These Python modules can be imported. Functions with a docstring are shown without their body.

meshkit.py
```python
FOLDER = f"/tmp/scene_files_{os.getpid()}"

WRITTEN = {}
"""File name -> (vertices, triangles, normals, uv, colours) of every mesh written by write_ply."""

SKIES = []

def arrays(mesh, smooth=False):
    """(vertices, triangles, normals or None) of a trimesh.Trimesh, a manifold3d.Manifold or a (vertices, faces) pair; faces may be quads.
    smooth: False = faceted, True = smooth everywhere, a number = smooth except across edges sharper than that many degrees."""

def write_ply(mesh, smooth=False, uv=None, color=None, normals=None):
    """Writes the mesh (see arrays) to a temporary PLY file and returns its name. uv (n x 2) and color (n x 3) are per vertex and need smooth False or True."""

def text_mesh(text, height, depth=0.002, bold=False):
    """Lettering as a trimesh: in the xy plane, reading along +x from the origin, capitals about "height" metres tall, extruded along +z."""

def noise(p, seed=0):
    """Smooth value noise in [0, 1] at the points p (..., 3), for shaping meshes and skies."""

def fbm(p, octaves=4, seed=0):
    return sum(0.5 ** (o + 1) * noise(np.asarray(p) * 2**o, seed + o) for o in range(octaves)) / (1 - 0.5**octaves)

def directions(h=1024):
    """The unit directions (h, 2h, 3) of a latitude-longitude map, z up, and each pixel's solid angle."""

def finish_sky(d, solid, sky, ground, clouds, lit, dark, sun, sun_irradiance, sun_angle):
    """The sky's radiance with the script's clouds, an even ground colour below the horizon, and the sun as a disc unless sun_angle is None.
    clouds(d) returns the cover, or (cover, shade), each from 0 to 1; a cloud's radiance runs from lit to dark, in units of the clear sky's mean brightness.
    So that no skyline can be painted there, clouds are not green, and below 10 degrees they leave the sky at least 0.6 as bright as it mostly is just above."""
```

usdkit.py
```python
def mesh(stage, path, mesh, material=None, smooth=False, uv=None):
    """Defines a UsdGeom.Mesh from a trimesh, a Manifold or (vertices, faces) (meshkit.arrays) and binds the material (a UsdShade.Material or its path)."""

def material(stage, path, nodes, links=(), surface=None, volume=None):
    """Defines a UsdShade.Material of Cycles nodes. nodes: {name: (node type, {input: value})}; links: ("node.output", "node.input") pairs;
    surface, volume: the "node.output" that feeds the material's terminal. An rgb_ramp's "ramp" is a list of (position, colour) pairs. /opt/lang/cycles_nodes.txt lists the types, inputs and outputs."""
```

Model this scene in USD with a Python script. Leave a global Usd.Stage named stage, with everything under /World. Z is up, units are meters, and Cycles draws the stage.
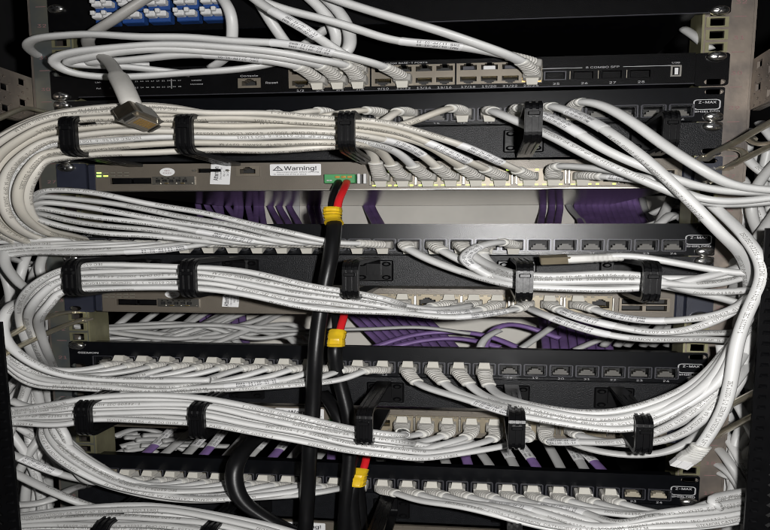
import math, random
import numpy as np, trimesh, usdkit, meshkit
from scipy.interpolate import CubicSpline
from shapely.geometry import Polygon, box as sbox, Point
from shapely.ops import unary_union
from shapely import affinity
from pxr import Usd, UsdGeom, UsdLux, UsdShade, Gf, Sdf

stage = Usd.Stage.CreateInMemory()
UsdGeom.SetStageUpAxis(stage, 'Z'); UsdGeom.SetStageMetersPerUnit(stage, 1.0)
UsdGeom.Xform.Define(stage, '/World'); UsdGeom.Scope.Define(stage, '/World/Looks')
rng = random.Random(7); nr = np.random.default_rng(7)
K = 0.508364          # the rack's height scale: everything is as squat as it looks in the photograph
ZB = 1.2              # height of the reference row above the floor (m)
U = 44.45

# ------------------------------------------------------------------ camera, lamp, exposure
CAM = np.array([79.1697891, -561.455993, -86.9828633]); YAW, PITCH, ROLL = -.123319649, .151801518, .000486563710
SHIFT = 87.3515277; FPX = 770.0
def cam_axes():
    cy, sy, cp, sp = math.cos(YAW), math.sin(YAW), math.cos(PITCH), math.sin(PITCH)
    f = np.array([sy*cp, cy*cp, -sp]); r = np.array([cy, -sy, 0.0]); u = np.cross(r, f)
    c, s = math.cos(ROLL), math.sin(ROLL)
    return c*r+s*u, -s*r+c*u, f
AX = cam_axes()
cam = UsdGeom.Camera.Define(stage, '/World/camera')
r_, u_, f_ = AX; cpos = CAM/1000 + np.array([0, 0, ZB])
M = Gf.Matrix4d(*r_, 0, *u_, 0, *(-f_), 0, *cpos, 1)
cam.AddTransformOp().Set(M)
cam.CreateHorizontalApertureAttr(36.0); cam.CreateFocalLengthAttr(36.0*FPX/770)
cam.CreateVerticalApertureOffsetAttr(36.0*SHIFT/770)
cam.CreateClippingRangeAttr((0.02, 50.0))
cam.CreateExposureAttr(0.0)
# the phone's flash beside its lens, and the weak light of the room
fl = UsdLux.SphereLight.Define(stage, '/World/flash'); fl.CreateRadiusAttr(0.006)
fl.CreateIntensityAttr(1.0); fl.CreateExposureAttr(0.0); fl.CreateColorAttr(Gf.Vec3f(1.0, .985, .97))
fl.CreateNormalizeAttr(True)
FLASH_I = 3.95
fl.GetIntensityAttr().Set(FLASH_I)
fl.AddTranslateOp().Set(Gf.Vec3d(.079+.036, -.553, ZB-.087+.008))
rl = UsdLux.RectLight.Define(stage, '/World/room_light'); rl.CreateWidthAttr(1.6); rl.CreateHeightAttr(.5)
rl.CreateIntensityAttr(1.0); rl.CreateNormalizeAttr(True); rl.CreateColorAttr(Gf.Vec3f(.92, .96, 1.0)); rl.GetIntensityAttr().Set(.35)
rl.AddTranslateOp().Set(Gf.Vec3d(0.1, -1.6, ZB+1.2)); rl.AddRotateXOp().Set(52)

# ------------------------------------------------------------------ helpers
def zu(u): return -u*U
def P(px, py, d=0.0):
    """The point at depth d (mm behind the rack's front plane) seen at a place of the photograph; rack millimetres."""
    r, u, f = AX
    v = f + ((px-385)/FPX)*r - ((py-265-SHIFT)/FPX)*u
    p = CAM + (d-CAM[1])/v[1]*v
    return np.array([p[0], p[1], p[2]/K])
def Q(p):
    """Where a rack point falls in the photograph."""
    r, u, f = AX
    d = np.array([p[0], p[1], p[2]*K])-CAM; z = d@f
    return 385+FPX*(d@r)/z, 265+SHIFT-FPX*(d@u)/z
def W(v):
    v = np.asarray(v, float)
    return np.stack([v[..., 0]/1000, v[..., 1]/1000, v[..., 2]*K/1000+ZB], -1)
used = {}
def numbered(parent, name):
    n = used.get((parent, name), 0); used[(parent, name)] = n+1
    return name if n == 0 else f'{name}_{n:03d}'
ORIG = {}
def thing(name, label, cat, at=(0, 0, 0), group=None):
    path = '/World/'+numbered('/World', name)
    x = UsdGeom.Xform.Define(stage, path); o = W(at); x.AddTranslateOp().Set(Gf.Vec3d(*map(float, o)))
    p = x.GetPrim(); p.SetCustomDataByKey('label', label); p.SetCustomDataByKey('category', cat)
    if group: p.SetCustomDataByKey('group', group)
    ORIG[path] = o
    return path
def arr(mesh):
    if isinstance(mesh, (list, tuple)) and len(mesh) and isinstance(mesh[0], (list, tuple, trimesh.Trimesh)) and not isinstance(mesh[0], np.ndarray):
        vs, fs, n = [], [], 0
        for m in mesh:
            v, f = arr(m); vs.append(v); fs.append(f+n); n += len(v)
        return np.vstack(vs), np.vstack(fs)
    if isinstance(mesh, trimesh.Trimesh): return np.array(mesh.vertices), np.array(mesh.faces)
    v, f = mesh; f = np.asarray(f)
    if f.shape[1] == 4: f = np.vstack([f[:, [0, 1, 2]], f[:, [0, 2, 3]]])
    return np.asarray(v, float), f
def put(parent, name, mesh, mat, smooth=False, label=None, kind=None):
    v, f = arr(mesh)
    path = parent+'/'+numbered(parent, name)
    root = '/'.join(parent.split('/')[:3])
    o = ORIG.get(root, np.zeros(3))
    m = usdkit.mesh(stage, path, (W(v)-o, f), MAT[mat], smooth=smooth)
    p = m.GetPrim()
    if label: p.SetCustomDataByKey('label', label)
    if kind: p.SetCustomDataByKey('kind', kind)
    return path
def bx(x0, x1, y0, y1, z0, z1):
    m = trimesh.creation.box([x1-x0, y1-y0, z1-z0]); m.apply_translation([(x0+x1)/2, (y0+y1)/2, (z0+z1)/2]); return m
def cb(x0, x1, y0, y1, z0, z1, c=.6):
    """A box with chamfered edges."""
    pts = []
    for sx in (0, 1):
        for sy in (0, 1):
            for sz in (0, 1):
                x, y, z = (x0, x1)[sx], (y0, y1)[sy], (z0, z1)[sz]
                dx, dy, dz = (c if not sx else -c), (c if not sy else -c), (c if not sz else -c)
                pts += [(x, y+dy, z+dz), (x+dx, y, z+dz), (x+dx, y+dy, z)]
    return trimesh.convex.convex_hull(np.array(pts))
def plate(poly, y0, y1):
    """A flat plate cut from a polygon in x and z, from depth y0 to y1."""
    ms = []
    for g in getattr(poly, 'geoms', [poly]):
        m = trimesh.creation.extrude_polygon(g, y1-y0, engine='earcut')
        v = np.array(m.vertices); ms.append((np.stack([v[:, 0], y1-v[:, 2], v[:, 1]], 1), np.array(m.faces)))
    return ms if len(ms) > 1 else ms[0]
def rrect(x0, x1, z0, z1, r=1.5): return sbox(x0+r, z0+r, x1-r, z1-r).buffer(r, quad_segs=3)
def txt(s, x, y, z, h, center=True, depth=.25, bold=False, sx=1.0):
    """Lettering standing just proud of a face at depth y, capitals h mm high."""
    m = meshkit.text_mesh(s, h, depth, bold=bold); v = np.array(m.vertices); v[:, 0] *= sx
    if center: v[:, 0] -= (v[:, 0].min()+v[:, 0].max())/2
    return np.stack([x+v[:, 0], y-v[:, 2], z+v[:, 1]], 1), np.array(m.faces)
def cyl(c, axis, r, h, n=20, r2=None):
    """A turned piece along y from depth c.y to c.y+h (axis 'y')."""
    a = np.linspace(0, 2*math.pi, n, endpoint=False); r2 = r if r2 is None else r2
    A = np.stack([c[0]+r*np.cos(a), np.full(n, c[1]), c[2]+r*np.sin(a)], 1)
    B = np.stack([c[0]+r2*np.cos(a), np.full(n, c[1]+h), c[2]+r2*np.sin(a)], 1)
    v = np.vstack([A, B, [[c[0], c[1], c[2]], [c[0], c[1]+h, c[2]]]])
    i = np.arange(n); j = (i+1) % n
    f = np.vstack([np.stack([i, j, j+n], 1), np.stack([i, j+n, i+n], 1), np.stack([np.full(n, 2*n), j, i], 1), np.stack([np.full(n, 2*n+1), i+n, j+n], 1)])
    return v, f

# ------------------------------------------------------------------ materials
MAT = {}
def mat(name, col, rough=.5, metal=0.0, var=.12, scale=60, bump=0.0, bscale=400, emit=0.0, spec=.5, coat=0.0, col2=None):
    nodes = {'g': ('geometry', {}), 'n': ('noise_texture', {'scale': float(scale), 'detail': 4.0, 'roughness': .6}),
             'r': ('rgb_ramp', {'ramp': [(.3, tuple(c*(1-var) for c in col)), (.7, tuple(col2) if col2 else tuple(min(1, c*(1+var)) for c in col))]}),
             'p': ('principled_bsdf', {'roughness': rough, 'metallic': metal, 'specular_ior_level': spec, 'coat_weight': coat, 'coat_roughness': .1})}
    links = [('g.position', 'n.vector'), ('n.fac', 'r.fac'), ('r.color', 'p.base_color')]
    if bump:
        nodes['bn'] = ('noise_texture', {'scale': float(bscale), 'detail': 3.0}); nodes['b'] = ('bump', {'strength': bump, 'distance': .0004})
        links += [('g.position', 'bn.vector'), ('bn.fac', 'b.height'), ('b.normal', 'p.normal')]
    if emit:
        nodes['p'][1]['emission_color'] = col; nodes['p'][1]['emission_strength'] = emit
    MAT[name] = usdkit.material(stage, '/World/Looks/'+name, nodes, links, surface='p.BSDF')
mat('jacket_white', (.62, .62, .61), .42, var=.07, scale=25, bump=.12, bscale=900)
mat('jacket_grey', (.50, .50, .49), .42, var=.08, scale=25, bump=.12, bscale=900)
mat('jacket_cream', (.56, .53, .465), .42, var=.09, scale=25, bump=.12, bscale=900)
mat('jacket_ivory', (.60, .575, .52), .42, var=.08, scale=25, bump=.12, bscale=900)
mat('jacket_shielded', (.36, .35, .33), .5, var=.1, scale=30)
mat('boot_grey', (.56, .545, .51), .5, var=.08, scale=90)
mat('boot_white', (.56, .555, .53), .48, var=.06, scale=90)
mat('collar', (.66, .65, .61), .42, var=.05)
mat('tab_plastic', (.62, .60, .54), .4, var=.05)
mat('ink', (.05, .05, .055), .6, var=.1)
mat('label_paper', (.74, .74, .74), .45, var=.04)
mat('powder_black', (.0075, .008, .0095), .33, var=.25, scale=200, bump=.6, bscale=1500, spec=.2)
mat('panel_black', (.0032, .0036, .0048), .25, var=.2, scale=120, bump=.2, bscale=1900, spec=.3)
mat('switch_black', (.0036, .0036, .004), .3, var=.2, scale=120, bump=.3, bscale=1800, spec=.12)
mat('plastic_black', (.004, .004, .0045), .3, var=.2, scale=60, bump=.1, bscale=300, spec=.2)
mat('rubber_black', (.005, .005, .0055), .36, spec=.3, var=.3, scale=50, bump=.2, bscale=250)
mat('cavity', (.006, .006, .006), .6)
mat('ear_blue', (.022, .025, .040), .4, var=.15, scale=60, bump=.2, bscale=1200)
mat('tan_paint', (.135, .117, .094), .4, metal=.15, var=.1, scale=40, bump=.25, bscale=1600)
mat('galvanised', (.56, .53, .49), .16, metal=1.0, var=.08, scale=30, bump=.03, bscale=120)
mat('bare_steel', (.62, .60, .55), .3, metal=1.0, var=.1, scale=80)
mat('shield_tan', (.19, .165, .13), .42, metal=.4, var=.1, scale=60)
mat('shield_brass', (.23, .195, .135), .45, metal=.3, var=.2, scale=60)
mat('zinc', (.21, .19, .18), .42, metal=.6, var=.4, scale=26, bump=.25, bscale=220, col2=(.34, .285, .235))
mat('zinc_yellow', (.30, .285, .17), .4, metal=.6, var=.25, scale=40)
mat('zinc_blue', (.15, .18, .20), .4, metal=.6, var=.3, scale=26, col2=(.22, .21, .16))
mat('screw', (.62, .61, .59), .24, metal=1.0, var=.15, scale=300)
mat('screw_dark', (.10, .10, .105), .3, metal=.8, var=.15)
mat('wire_brass', (.75, .69, .54), .3, metal=.85, var=.2, scale=60)
mat('gold', (.22, .16, .06), .4, metal=.7)
mat('pin_gold', (.8, .52, .18), .3, metal=.9)
mat('blue_plastic', (.018, .06, .22), .4, var=.1)
mat('white_plastic', (.62, .62, .62), .4, var=.06)
mat('beige_plastic', (.40, .36, .28), .5, var=.12)
mat('tongue', (.10, .095, .085), .5, var=.15)
mat('rim_grey', (.06, .06, .07), .35, metal=.3, var=.15)
mat('purple', (.25, .155, .38), .42, var=.22, scale=60)
mat('violet_dim', (.27, .17, .41), .45, var=.22, scale=60)
mat('red_wire', (.62, .015, .02), .35, var=.1)
mat('yellow_tape', (.72, .47, .015), .38, var=.14, scale=120, bump=.3, bscale=300)
mat('green_plastic', (.05, .27, .09), .4, var=.1)
mat('terminal_ochre', (.40, .22, .03), .5, var=.4, scale=500)
mat('print_white', (.42, .42, .43), .6, var=.05)
mat('print_dark', (.07, .06, .05), .6)
mat('jacket_print', (.10, .095, .085), .6)
mat('plug_metal', (.32, .26, .17), .24, metal=.95, var=.3, scale=120)
mat('print_pink', (.24, .13, .13), .6)
mat('tray_beige', (.78, .75, .68), .5, var=.1, scale=14, bump=.1, bscale=150)
mat('led_green', (.35, 1.0, .12), .4, emit=2.4, var=.02)
mat('led_lime', (.62, .95, .12), .4, emit=1.5, var=.02)
mat('led_amber', (1.0, .62, .2), .4, emit=.5, var=.02)
mat('led_off', (.16, .15, .12), .4)
mat('dust', (.012, .012, .013), .75)

# ------------------------------------------------------------------ cables
def spline(pts, step=4.0):
    p = np.array(pts, float)
    d = np.linalg.norm(np.diff(p, axis=0), axis=1)
    t = np.r_[0, np.cumsum(np.maximum(d, 1e-3)**.6)]
    cs = CubicSpline(t, p, bc_type='natural')
    q = cs(np.linspace(0, t[-1], max(60, int(d.sum()/1.5))))
    s = np.r_[0, np.cumsum(np.linalg.norm(np.diff(q, axis=0), axis=1))]
    n = max(8, int(s[-1]/step)); ss = np.linspace(0, s[-1], n)
    return np.stack([np.interp(ss, s, q[:, k]) for k in range(3)], 1), ss
def frames(C, up=(0, 0, 1)):
    T = np.gradient(C, axis=0); T /= np.linalg.norm(T, axis=1, keepdims=True)
    up = np.array(up, float); n = up-(up@T[0])*T[0]
    if np.linalg.norm(n) < 1e-3: n = np.array([1., 0, 0])-T[0][0]*T[0]
    n /= np.linalg.norm(n); N = [n]
    for i in range(1, len(C)):
        n = N[-1]-(N[-1]@T[i])*T[i]; N.append(n/np.linalg.norm(n))
    N = np.array(N); return T, N, np.cross(T, N)
def loft(C, T, N, B, a, b, e=2.0, sides=10, cap=True):
    """A skin over the curve C, half width a (along B) and half height b (along N), section power e."""
    n = len(C); th = np.linspace(0, 2*math.pi, sides, endpoint=False)
    a = np.broadcast_to(a, n)[:, None]; b = np.broadcast_to(b, n)[:, None]; e = np.broadcast_to(e, n)[:, None]
    c, s = np.cos(th)[None], np.sin(th)[None]
    X = a*np.sign(c)*np.abs(c)**(2/e); Y = b*np.sign(s)*np.abs(s)**(2/e)
    v = (C[:, None]+X[..., None]*B[:, None]+Y[..., None]*N[:, None]).reshape(-1, 3)
    i = np.arange(n-1)[:, None]*sides; j = np.arange(sides)[None]; k = (j+1) % sides
    f = np.stack([i+j, i+sides+j, i+sides+k, i+k], -1).reshape(-1, 4)
    f = np.vstack([f[:, [0, 1, 2]], f[:, [0, 2, 3]]])
    if cap:
        v = np.vstack([v, C[0], C[-1]]); q = np.arange(sides); w = (q+1) % sides; m = n*sides
        f = np.vstack([f, np.stack([np.full(sides, m), q, w], 1), np.stack([np.full(sides, m+1), (n-1)*sides+w, (n-1)*sides+q], 1)])
    return v, f[:, ::-1]
def at_s(C, ss, s): return np.stack([np.interp(s, ss, C[:, k]) for k in range(3)], -1)
GL = {}
def flat_text(s, h, bold=True):
    k = (s, h, bold)
    if k not in GL:
        m = meshkit.text_mesh(s, h, .05, bold=bold); v, f = np.array(m.vertices), np.array(m.faces)
        top = f[np.abs(v[f][:, :, 2]-.05).max(1) < 1e-6]
        u, inv = np.unique(top, return_inverse=True)
        GL[k] = (v[u][:, :2], inv.reshape(-1, 3))
    return GL[k]
def wrap_text(C, ss, T, s, h, s0, R, ang=0.0, flip=False, bold=True):
    """Letters laid round the cable from arc length s0, facing outwards on the open side of the rack."""
    v, f = flat_text(s, h, bold)
    x, y = v[:, 0], v[:, 1]-h/2
    if flip: x, y = x.max()-x, -y
    S = s0+x
    keep = (S[f].max(1) < ss[-1]-3) & (S[f].min(1) > 3)
    if not keep.any(): return None
    c = at_s(C, ss, S); t = at_s(T, ss, S); t /= np.linalg.norm(t, axis=1, keepdims=True)
    view = np.array([79., -560, -171.])-c; view /= np.linalg.norm(view, axis=1, keepdims=True)
    n = view-(view*t).sum(1, keepdims=True)*t; n /= np.linalg.norm(n, axis=1, keepdims=True)
    b = np.cross(n, t)
    a = ang+y/R
    p = c+(R+.2)*(np.cos(a)[:, None]*n+np.sin(a)[:, None]*b)
    ff = f[keep]
    # face outwards
    q = p[ff]; nn = np.cross(q[:, 1]-q[:, 0], q[:, 2]-q[:, 0])
    fl_ = ((nn*(q[:, 0]-c[ff[:, 0]])).sum(1) < 0)
    ff = ff.copy(); ff[fl_] = ff[fl_][:, ::-1]
    return p, ff
PRINT = ['SIEMON CATEGORY 6A  S/FTP 4P  IEC 61156-6  ISO 11801', 'ISO/IEC 61156-6  100 OHM  200267  4 PAIR  LSOH  IEC 60332-1', 'IEC 61034-1-2  SIEMON  CATEGORY 6A  S/FTP  26AWG  0297 M']
LBL = ['SWA-24 / PP-01-17', 'RM2-04 / PP-03-09', 'SWB-11 / PP-02-21', 'RM1-16 / PP-04-13', 'SWC-07 / PP-01-05']
NC = [0]
def cable(label, pts, r=4.0, col='jacket_white', plug=None, tag=None, text=None, group=None, boot='boot_grey', name='patch_cable', tab=-1, wander=.9, cat='cable'):
    """pts: rack points in order from the plug. plug: True when the first point sits in a port. tag: (distance, length) of the paper label. text: how many runs of print."""
    NC[0] += 1; k = NC[0]; rg = random.Random(1000+k)
    if len(label.split()) > 16: print('LONG', len(label.split()), label)
    C, ss = spline(pts)
    if wander and plug is None or wander and plug:
        w = np.clip((ss-60)/60, 0, 1)*wander; f0 = rg.uniform(0, 6.28); L0 = rg.uniform(70, 120); f1 = rg.uniform(0, 6.28)
        C = C+np.stack([0*ss, .8*w*np.sin(ss/L0*4+f1), w*np.sin(ss/L0*6.28+f0)], 1)
    T, N, B = frames(C)
    t = thing(name, label, cat, pts[0], group)
    s0 = 40 if plug else 0
    keep = ss >= s0-6 if plug else ss >= 0
    rr = r
    sides = 10 if r < 6 else 14
    put(t, 'jacket', loft(C[keep], T[keep], N[keep], B[keep], rr, rr, 2.0, sides), col, smooth=True)
    if plug:
        rb = np.concatenate([17+i*2.9+np.array([0, .35, 1.9, 2.25]) for i in range(7)])
        sb = np.r_[np.array([0, 2, 12.5, 13.4, 15, 16.4]), rb]
        ribs = np.zeros(len(sb)); ribs[6:] = np.tile([-.35, .5, .5, -.35], 7)
        lin = np.clip((sb-15)/23, 0, 1)
        a = np.where(sb <= 12.6, 6.3, np.where(sb <= 14, 5.9, 5.1-lin*.7))+ribs; b = np.where(sb <= 12.6, 5.3, np.where(sb <= 14, 5.0, 4.8-lin*.4))+ribs
        e = np.where(sb <= 12.6, 9.0, np.where(sb <= 16, 4.0, 2.5))
        c = at_s(C, ss, sb); tt, nn, bb = frames(c, (0, 0, 1))
        put(t, 'boot', loft(c, tt, nn, bb, a, b, e, 16), boot, smooth=35)
        sc = np.array([37.2, 37.6, 39.6, 40.4, 40.5]); c2 = at_s(C, ss, sc); t2 = at_s(T, ss, sc); t2 /= np.linalg.norm(t2, axis=1, keepdims=True)
        n2 = at_s(N, ss, sc); n2 -= (n2*t2).sum(1, keepdims=True)*t2; n2 /= np.linalg.norm(n2, axis=1, keepdims=True)
        put(t, 'collar', loft(c2, t2, n2, np.cross(t2, n2), np.array([4.6, 5.3, 5.4, 4.8, 4.2]), np.array([4.6, 5.3, 5.4, 4.8, 4.2]), 2.0, 14), 'collar', smooth=40)
        x, y, z = pts[0]; sg = tab
        w0, w1 = 4.3, 3.5
        v = np.array([[x+sx*w, yy, z+sg*zz] for (yy, zz, w) in ((-1, 4.2, w0), (-12.5, 4.2, w0), (-13.6, 5.4, w0), (-11.0, 12.6, w1), (-9.8, 12.9, w1), (-1, 7.4, w1)) for sx in (-1, 1)])
        put(t, 'latch_tab', trimesh.convex.convex_hull(v), 'tab_plastic')
    if tag:
        d, L = tag
        sl = np.linspace(d, d+L, 14); c = at_s(C, ss, sl); tt = at_s(T, ss, sl); tt /= np.linalg.norm(tt, axis=1, keepdims=True)
        n2 = at_s(N, ss, sl); n2 -= (n2*tt).sum(1, keepdims=True)*tt; n2 /= np.linalg.norm(n2, axis=1, keepdims=True)
        lp = put(t, 'cable_label', loft(c, tt, n2, np.cross(tt, n2), r+.35, r+.35, 2.0, 14), 'label_paper', smooth=40)
        rows = [wrap_text(C, ss, T, LBL[(k+i) % 5], 1.9, d+2, r+.4, a_, flip=bool(k % 2)) for i, a_ in enumerate((.42, -.28))]
        rows = [x for x in rows if x is not None]
        for x in rows: put(lp, 'label_text', x, 'ink')
    if text:
        parts = []
        pos = (tag[0]+tag[1]+12) if tag else (s0+rg.uniform(20, 60))
        ang = rg.uniform(-.75, .75); fl2 = rg.random() < .4
        for i in range(text):
            s_ = PRINT[(k+i) % 3]
            w = wrap_text(C, ss, T, s_, 2.5, pos, r, ang, fl2, False)
            if w is None: break
            parts.append(w); pos += flat_text(s_, 2.5, False)[0][:, 0].max()+rg.uniform(20, 120)
        for x in parts: put(t, 'printed_text', x, 'jacket_print', kind='stuff' if 0 else None)
    return t, C, ss, T, N, B
def pp(l): return [P(*q) for q in l]
def port(x, u, deep=1.0): return [np.array([x, deep, zu(u)]), np.array([x, -13., zu(u)])]
ORD = ['first', 'second', 'third', 'fourth', 'fifth', 'sixth', 'seventh', 'eighth', 'ninth', 'tenth', 'eleventh', 'twelfth', 'thirteenth', 'fourteenth', 'fifteenth', 'sixteenth', 'seventeenth', 'eighteenth', 'nineteenth', 'twentieth', 'twenty-first', 'twenty-second', 'twenty-third', 'twenty-fourth']
def lerp(a, b, t): return a+(b-a)*t

# ------------------------------------------------------------------ the cabinet around it
def structure(name, mesh, m):
    path = put('/World', name, mesh, m); p = stage.GetPrimAtPath(path); p.SetCustomDataByKey('kind', 'structure'); return path
structure('cabinet_floor', bx(-420, 420, -260, 860, zu(22), zu(21.6)), 'dust')
structure('cabinet_roof', bx(-420, 420, -120, 860, zu(-11), zu(-11.4)), 'dust')
structure('cabinet_back_wall', bx(-420, 420, 860, 868, zu(21.6), zu(-11)), 'dust')
structure('cabinet_side_wall', bx(-428, -420, -120, 860, zu(21.6), zu(-11)), 'dust')
structure('cabinet_side_wall', bx(420, 428, -120, 860, zu(21.6), zu(-11)), 'dust')

def head(x, u, m='screw', y=0.0, r=6.6):
    """A pan-head screw with a cross slot: profile turned along y."""
    z = zu(u); n = 22; a = np.linspace(0, 2*math.pi, n, endpoint=False)
    prof = [(r, 0), (r*1.0, -1.0), (r*.93, -2.2), (r*.74, -3.2), (r*.45, -3.8), (.01, -4.0)]
    v = np.vstack([np.stack([x+q*np.cos(a), np.full(n, y+h), z+q*np.sin(a)], 1) for q, h in prof])
    f = []
    for k in range(len(prof)-1):
        for i in range(n):
            j = (i+1) % n; f += [(k*n+i, k*n+j, (k+1)*n+j), (k*n+i, (k+1)*n+j, (k+1)*n+i)]
    return v, np.array(f)
def add_screw(t, x, u, m='screw', y=0.0, r=6.6):
    s = put(t, 'screw', head(x, u, m, y, r), m, smooth=40)
    a = rng.uniform(0, 1.5); z = zu(u)
    L = []
    for q in (a, a+math.pi/2):
        b = trimesh.creation.box([r*1.05, .5+.04*len(L), 1.2]); b.apply_transform(trimesh.transformations.rotation_matrix(q, [0, 1, 0])); b.apply_translation([x, y-3.85, z]); L.append(b); put(s, 'slot', b, 'screw_dark')

# mounting rails with their square holes, unit ticks and numbers
HOLES = [k+o for k in range(-6, 17) for o in (-.357, 0, .357)]
for sx, where in ((-1, 'left'), (1, 'right')):
    t = thing('mounting_rail', f'zinc plated steel mounting rail with square holes on the {where} of the rack', 'rack rail', (sx*240, 0, 0))
    xa, xb = sorted((sx*224.5, sx*255.5))
    face = sbox(xa, zu(17), xb, zu(-7)).difference(unary_union([sbox(sx*232.6-4.75, zu(h)-4.75, sx*232.6+4.75, zu(h)+4.75) for h in HOLES]))
    put(t, 'rail_face', plate(face, 3.0, 5.2), 'zinc' if sx > 0 else 'zinc_blue')
    put(t, 'inner_flange', bx(*sorted((sx*223, sx*224.5)), 3.0, 34, zu(17), zu(-7)), 'zinc_yellow')
    put(t, 'outer_flange', bx(*sorted((sx*255.6, sx*257.4)), 3.0, 60, zu(17), zu(-7)), 'zinc')
    for k in range(-6, 17):
        put(t, 'unit_number', txt(str(29-k), sx*247, 2.9, zu(k+.1)-2, 4.4), 'print_pink')
        put(t, 'unit_tick', bx(sx*247-4, sx*247+4, 2.75, 2.98, zu(k+.5)-.35, zu(k+.5)+.35), 'print_pink')
    for k in (-2, 3, 7, 11):
        for o in (-.357, 0, .357):
            z = zu(k+o)
            fr = sbox(sx*232.6-7.2, z-6.3, sx*232.6+7.2, z+6.3).difference(sbox(sx*232.6-4.75, z-4.75, sx*232.6+4.75, z+4.75))
            put(t, 'hole_rim', plate(fr, 2.2, 2.98), 'zinc_yellow')

# perforated side brackets, running forward from the rails
for sx, where in ((-1, 'left'), (1, 'right')):
    t = thing('perforated_bracket', f'perforated zinc side strip standing forward of the {where} rail, near the top', 'bracket', (sx*257, -40, zu(-.5)))
    y0, y1 = -150, 1
    shp = sbox(y0, zu(.18), y1, zu(-1.26))
    cut = []
    for i in range(7):
        for j in range(4):
            yy = -12-i*22; zz = zu(-1.02+j*.32)
            big = (i+j) % 2 == 0
            cut.append(sbox(yy-4.6, zz-4.4, yy+4.6, zz+4.4) if big else Point(yy, zz).buffer(1.9, quad_segs=4))
    for i in range(14):
        for j in range(4):
            cut.append(Point(-6-i*11, zu(-.86+j*.32)).buffer(1.5, quad_segs=3))
    shp = shp.difference(unary_union(cut))
    m = trimesh.creation.extrude_polygon(shp, 1.8, engine='earcut'); v = np.array(m.vertices)
    v = np.stack([sx*257.4+(v[:, 2]-.9), v[:, 0], v[:, 1]], 1)
    put(t, 'perforated_plate', (v, np.array(m.faces)), 'zinc')
    put(t, 'folded_lip', bx(*sorted((sx*257.6+sx*.9, sx*263)), y0, y1, zu(.2), zu(.18)), 'zinc')

# black perforated door edges at the two sides, close to the camera
def door_edge(pts, sx, label):
    a, c = [P(*q) for q in pts]
    t = thing('perforated_door', label, 'door edge', a)
    y = a[1]; n = int((a[2]-c[2])/12)
    shp = Polygon([(a[0], a[2]), (c[0], c[2]), (c[0]+sx*70, c[2]), (a[0]+sx*70, a[2])])
    cut = []
    for i in range(n):
        z = a[2]-6-i*12; x = lerp(a[0], c[0], (i+.5)/n)
        for q in range(1, 4): cut.append(Polygon([(x+sx*(5+9*q)+dx, z+(6 if q % 2 else 0)+dz) for dx, dz in ((-3, 0), (0, -4), (3, 0), (0, 4))]))
    put(t, 'door_sheet', plate(shp.difference(unary_union(cut)), y, y+2.2), 'switch_black')
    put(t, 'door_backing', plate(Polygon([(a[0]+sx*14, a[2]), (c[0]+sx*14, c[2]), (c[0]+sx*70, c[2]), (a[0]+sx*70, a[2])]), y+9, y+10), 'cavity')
    for i in range(n):
        z = a[2]-6-i*12; x = lerp(a[0], c[0], (i+.5)/n)+sx*4.5
        v = np.array([(x-2.6, y, z-2.2), (x+2.6, y, z-2.2), (x-2.0, y, z+2.0), (x+2.0, y, z+2.0), (x-1.6, y-2.6, z-1.2), (x+1.6, y-2.6, z-1.2), (x-.6, y-2.0, z+.4), (x+.6, y-2.0, z+.4)])
        put(t, 'pressed_stud', trimesh.convex.convex_hull(v), 'plastic_black')
door_edge(((1, 322, -110), (21, 545, -110)), -1, 'black perforated door edge along the lower left of the picture')
door_edge(((766, 228, -110), (743, 545, -110)), 1, 'black perforated door edge along the lower right of the picture')

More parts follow.
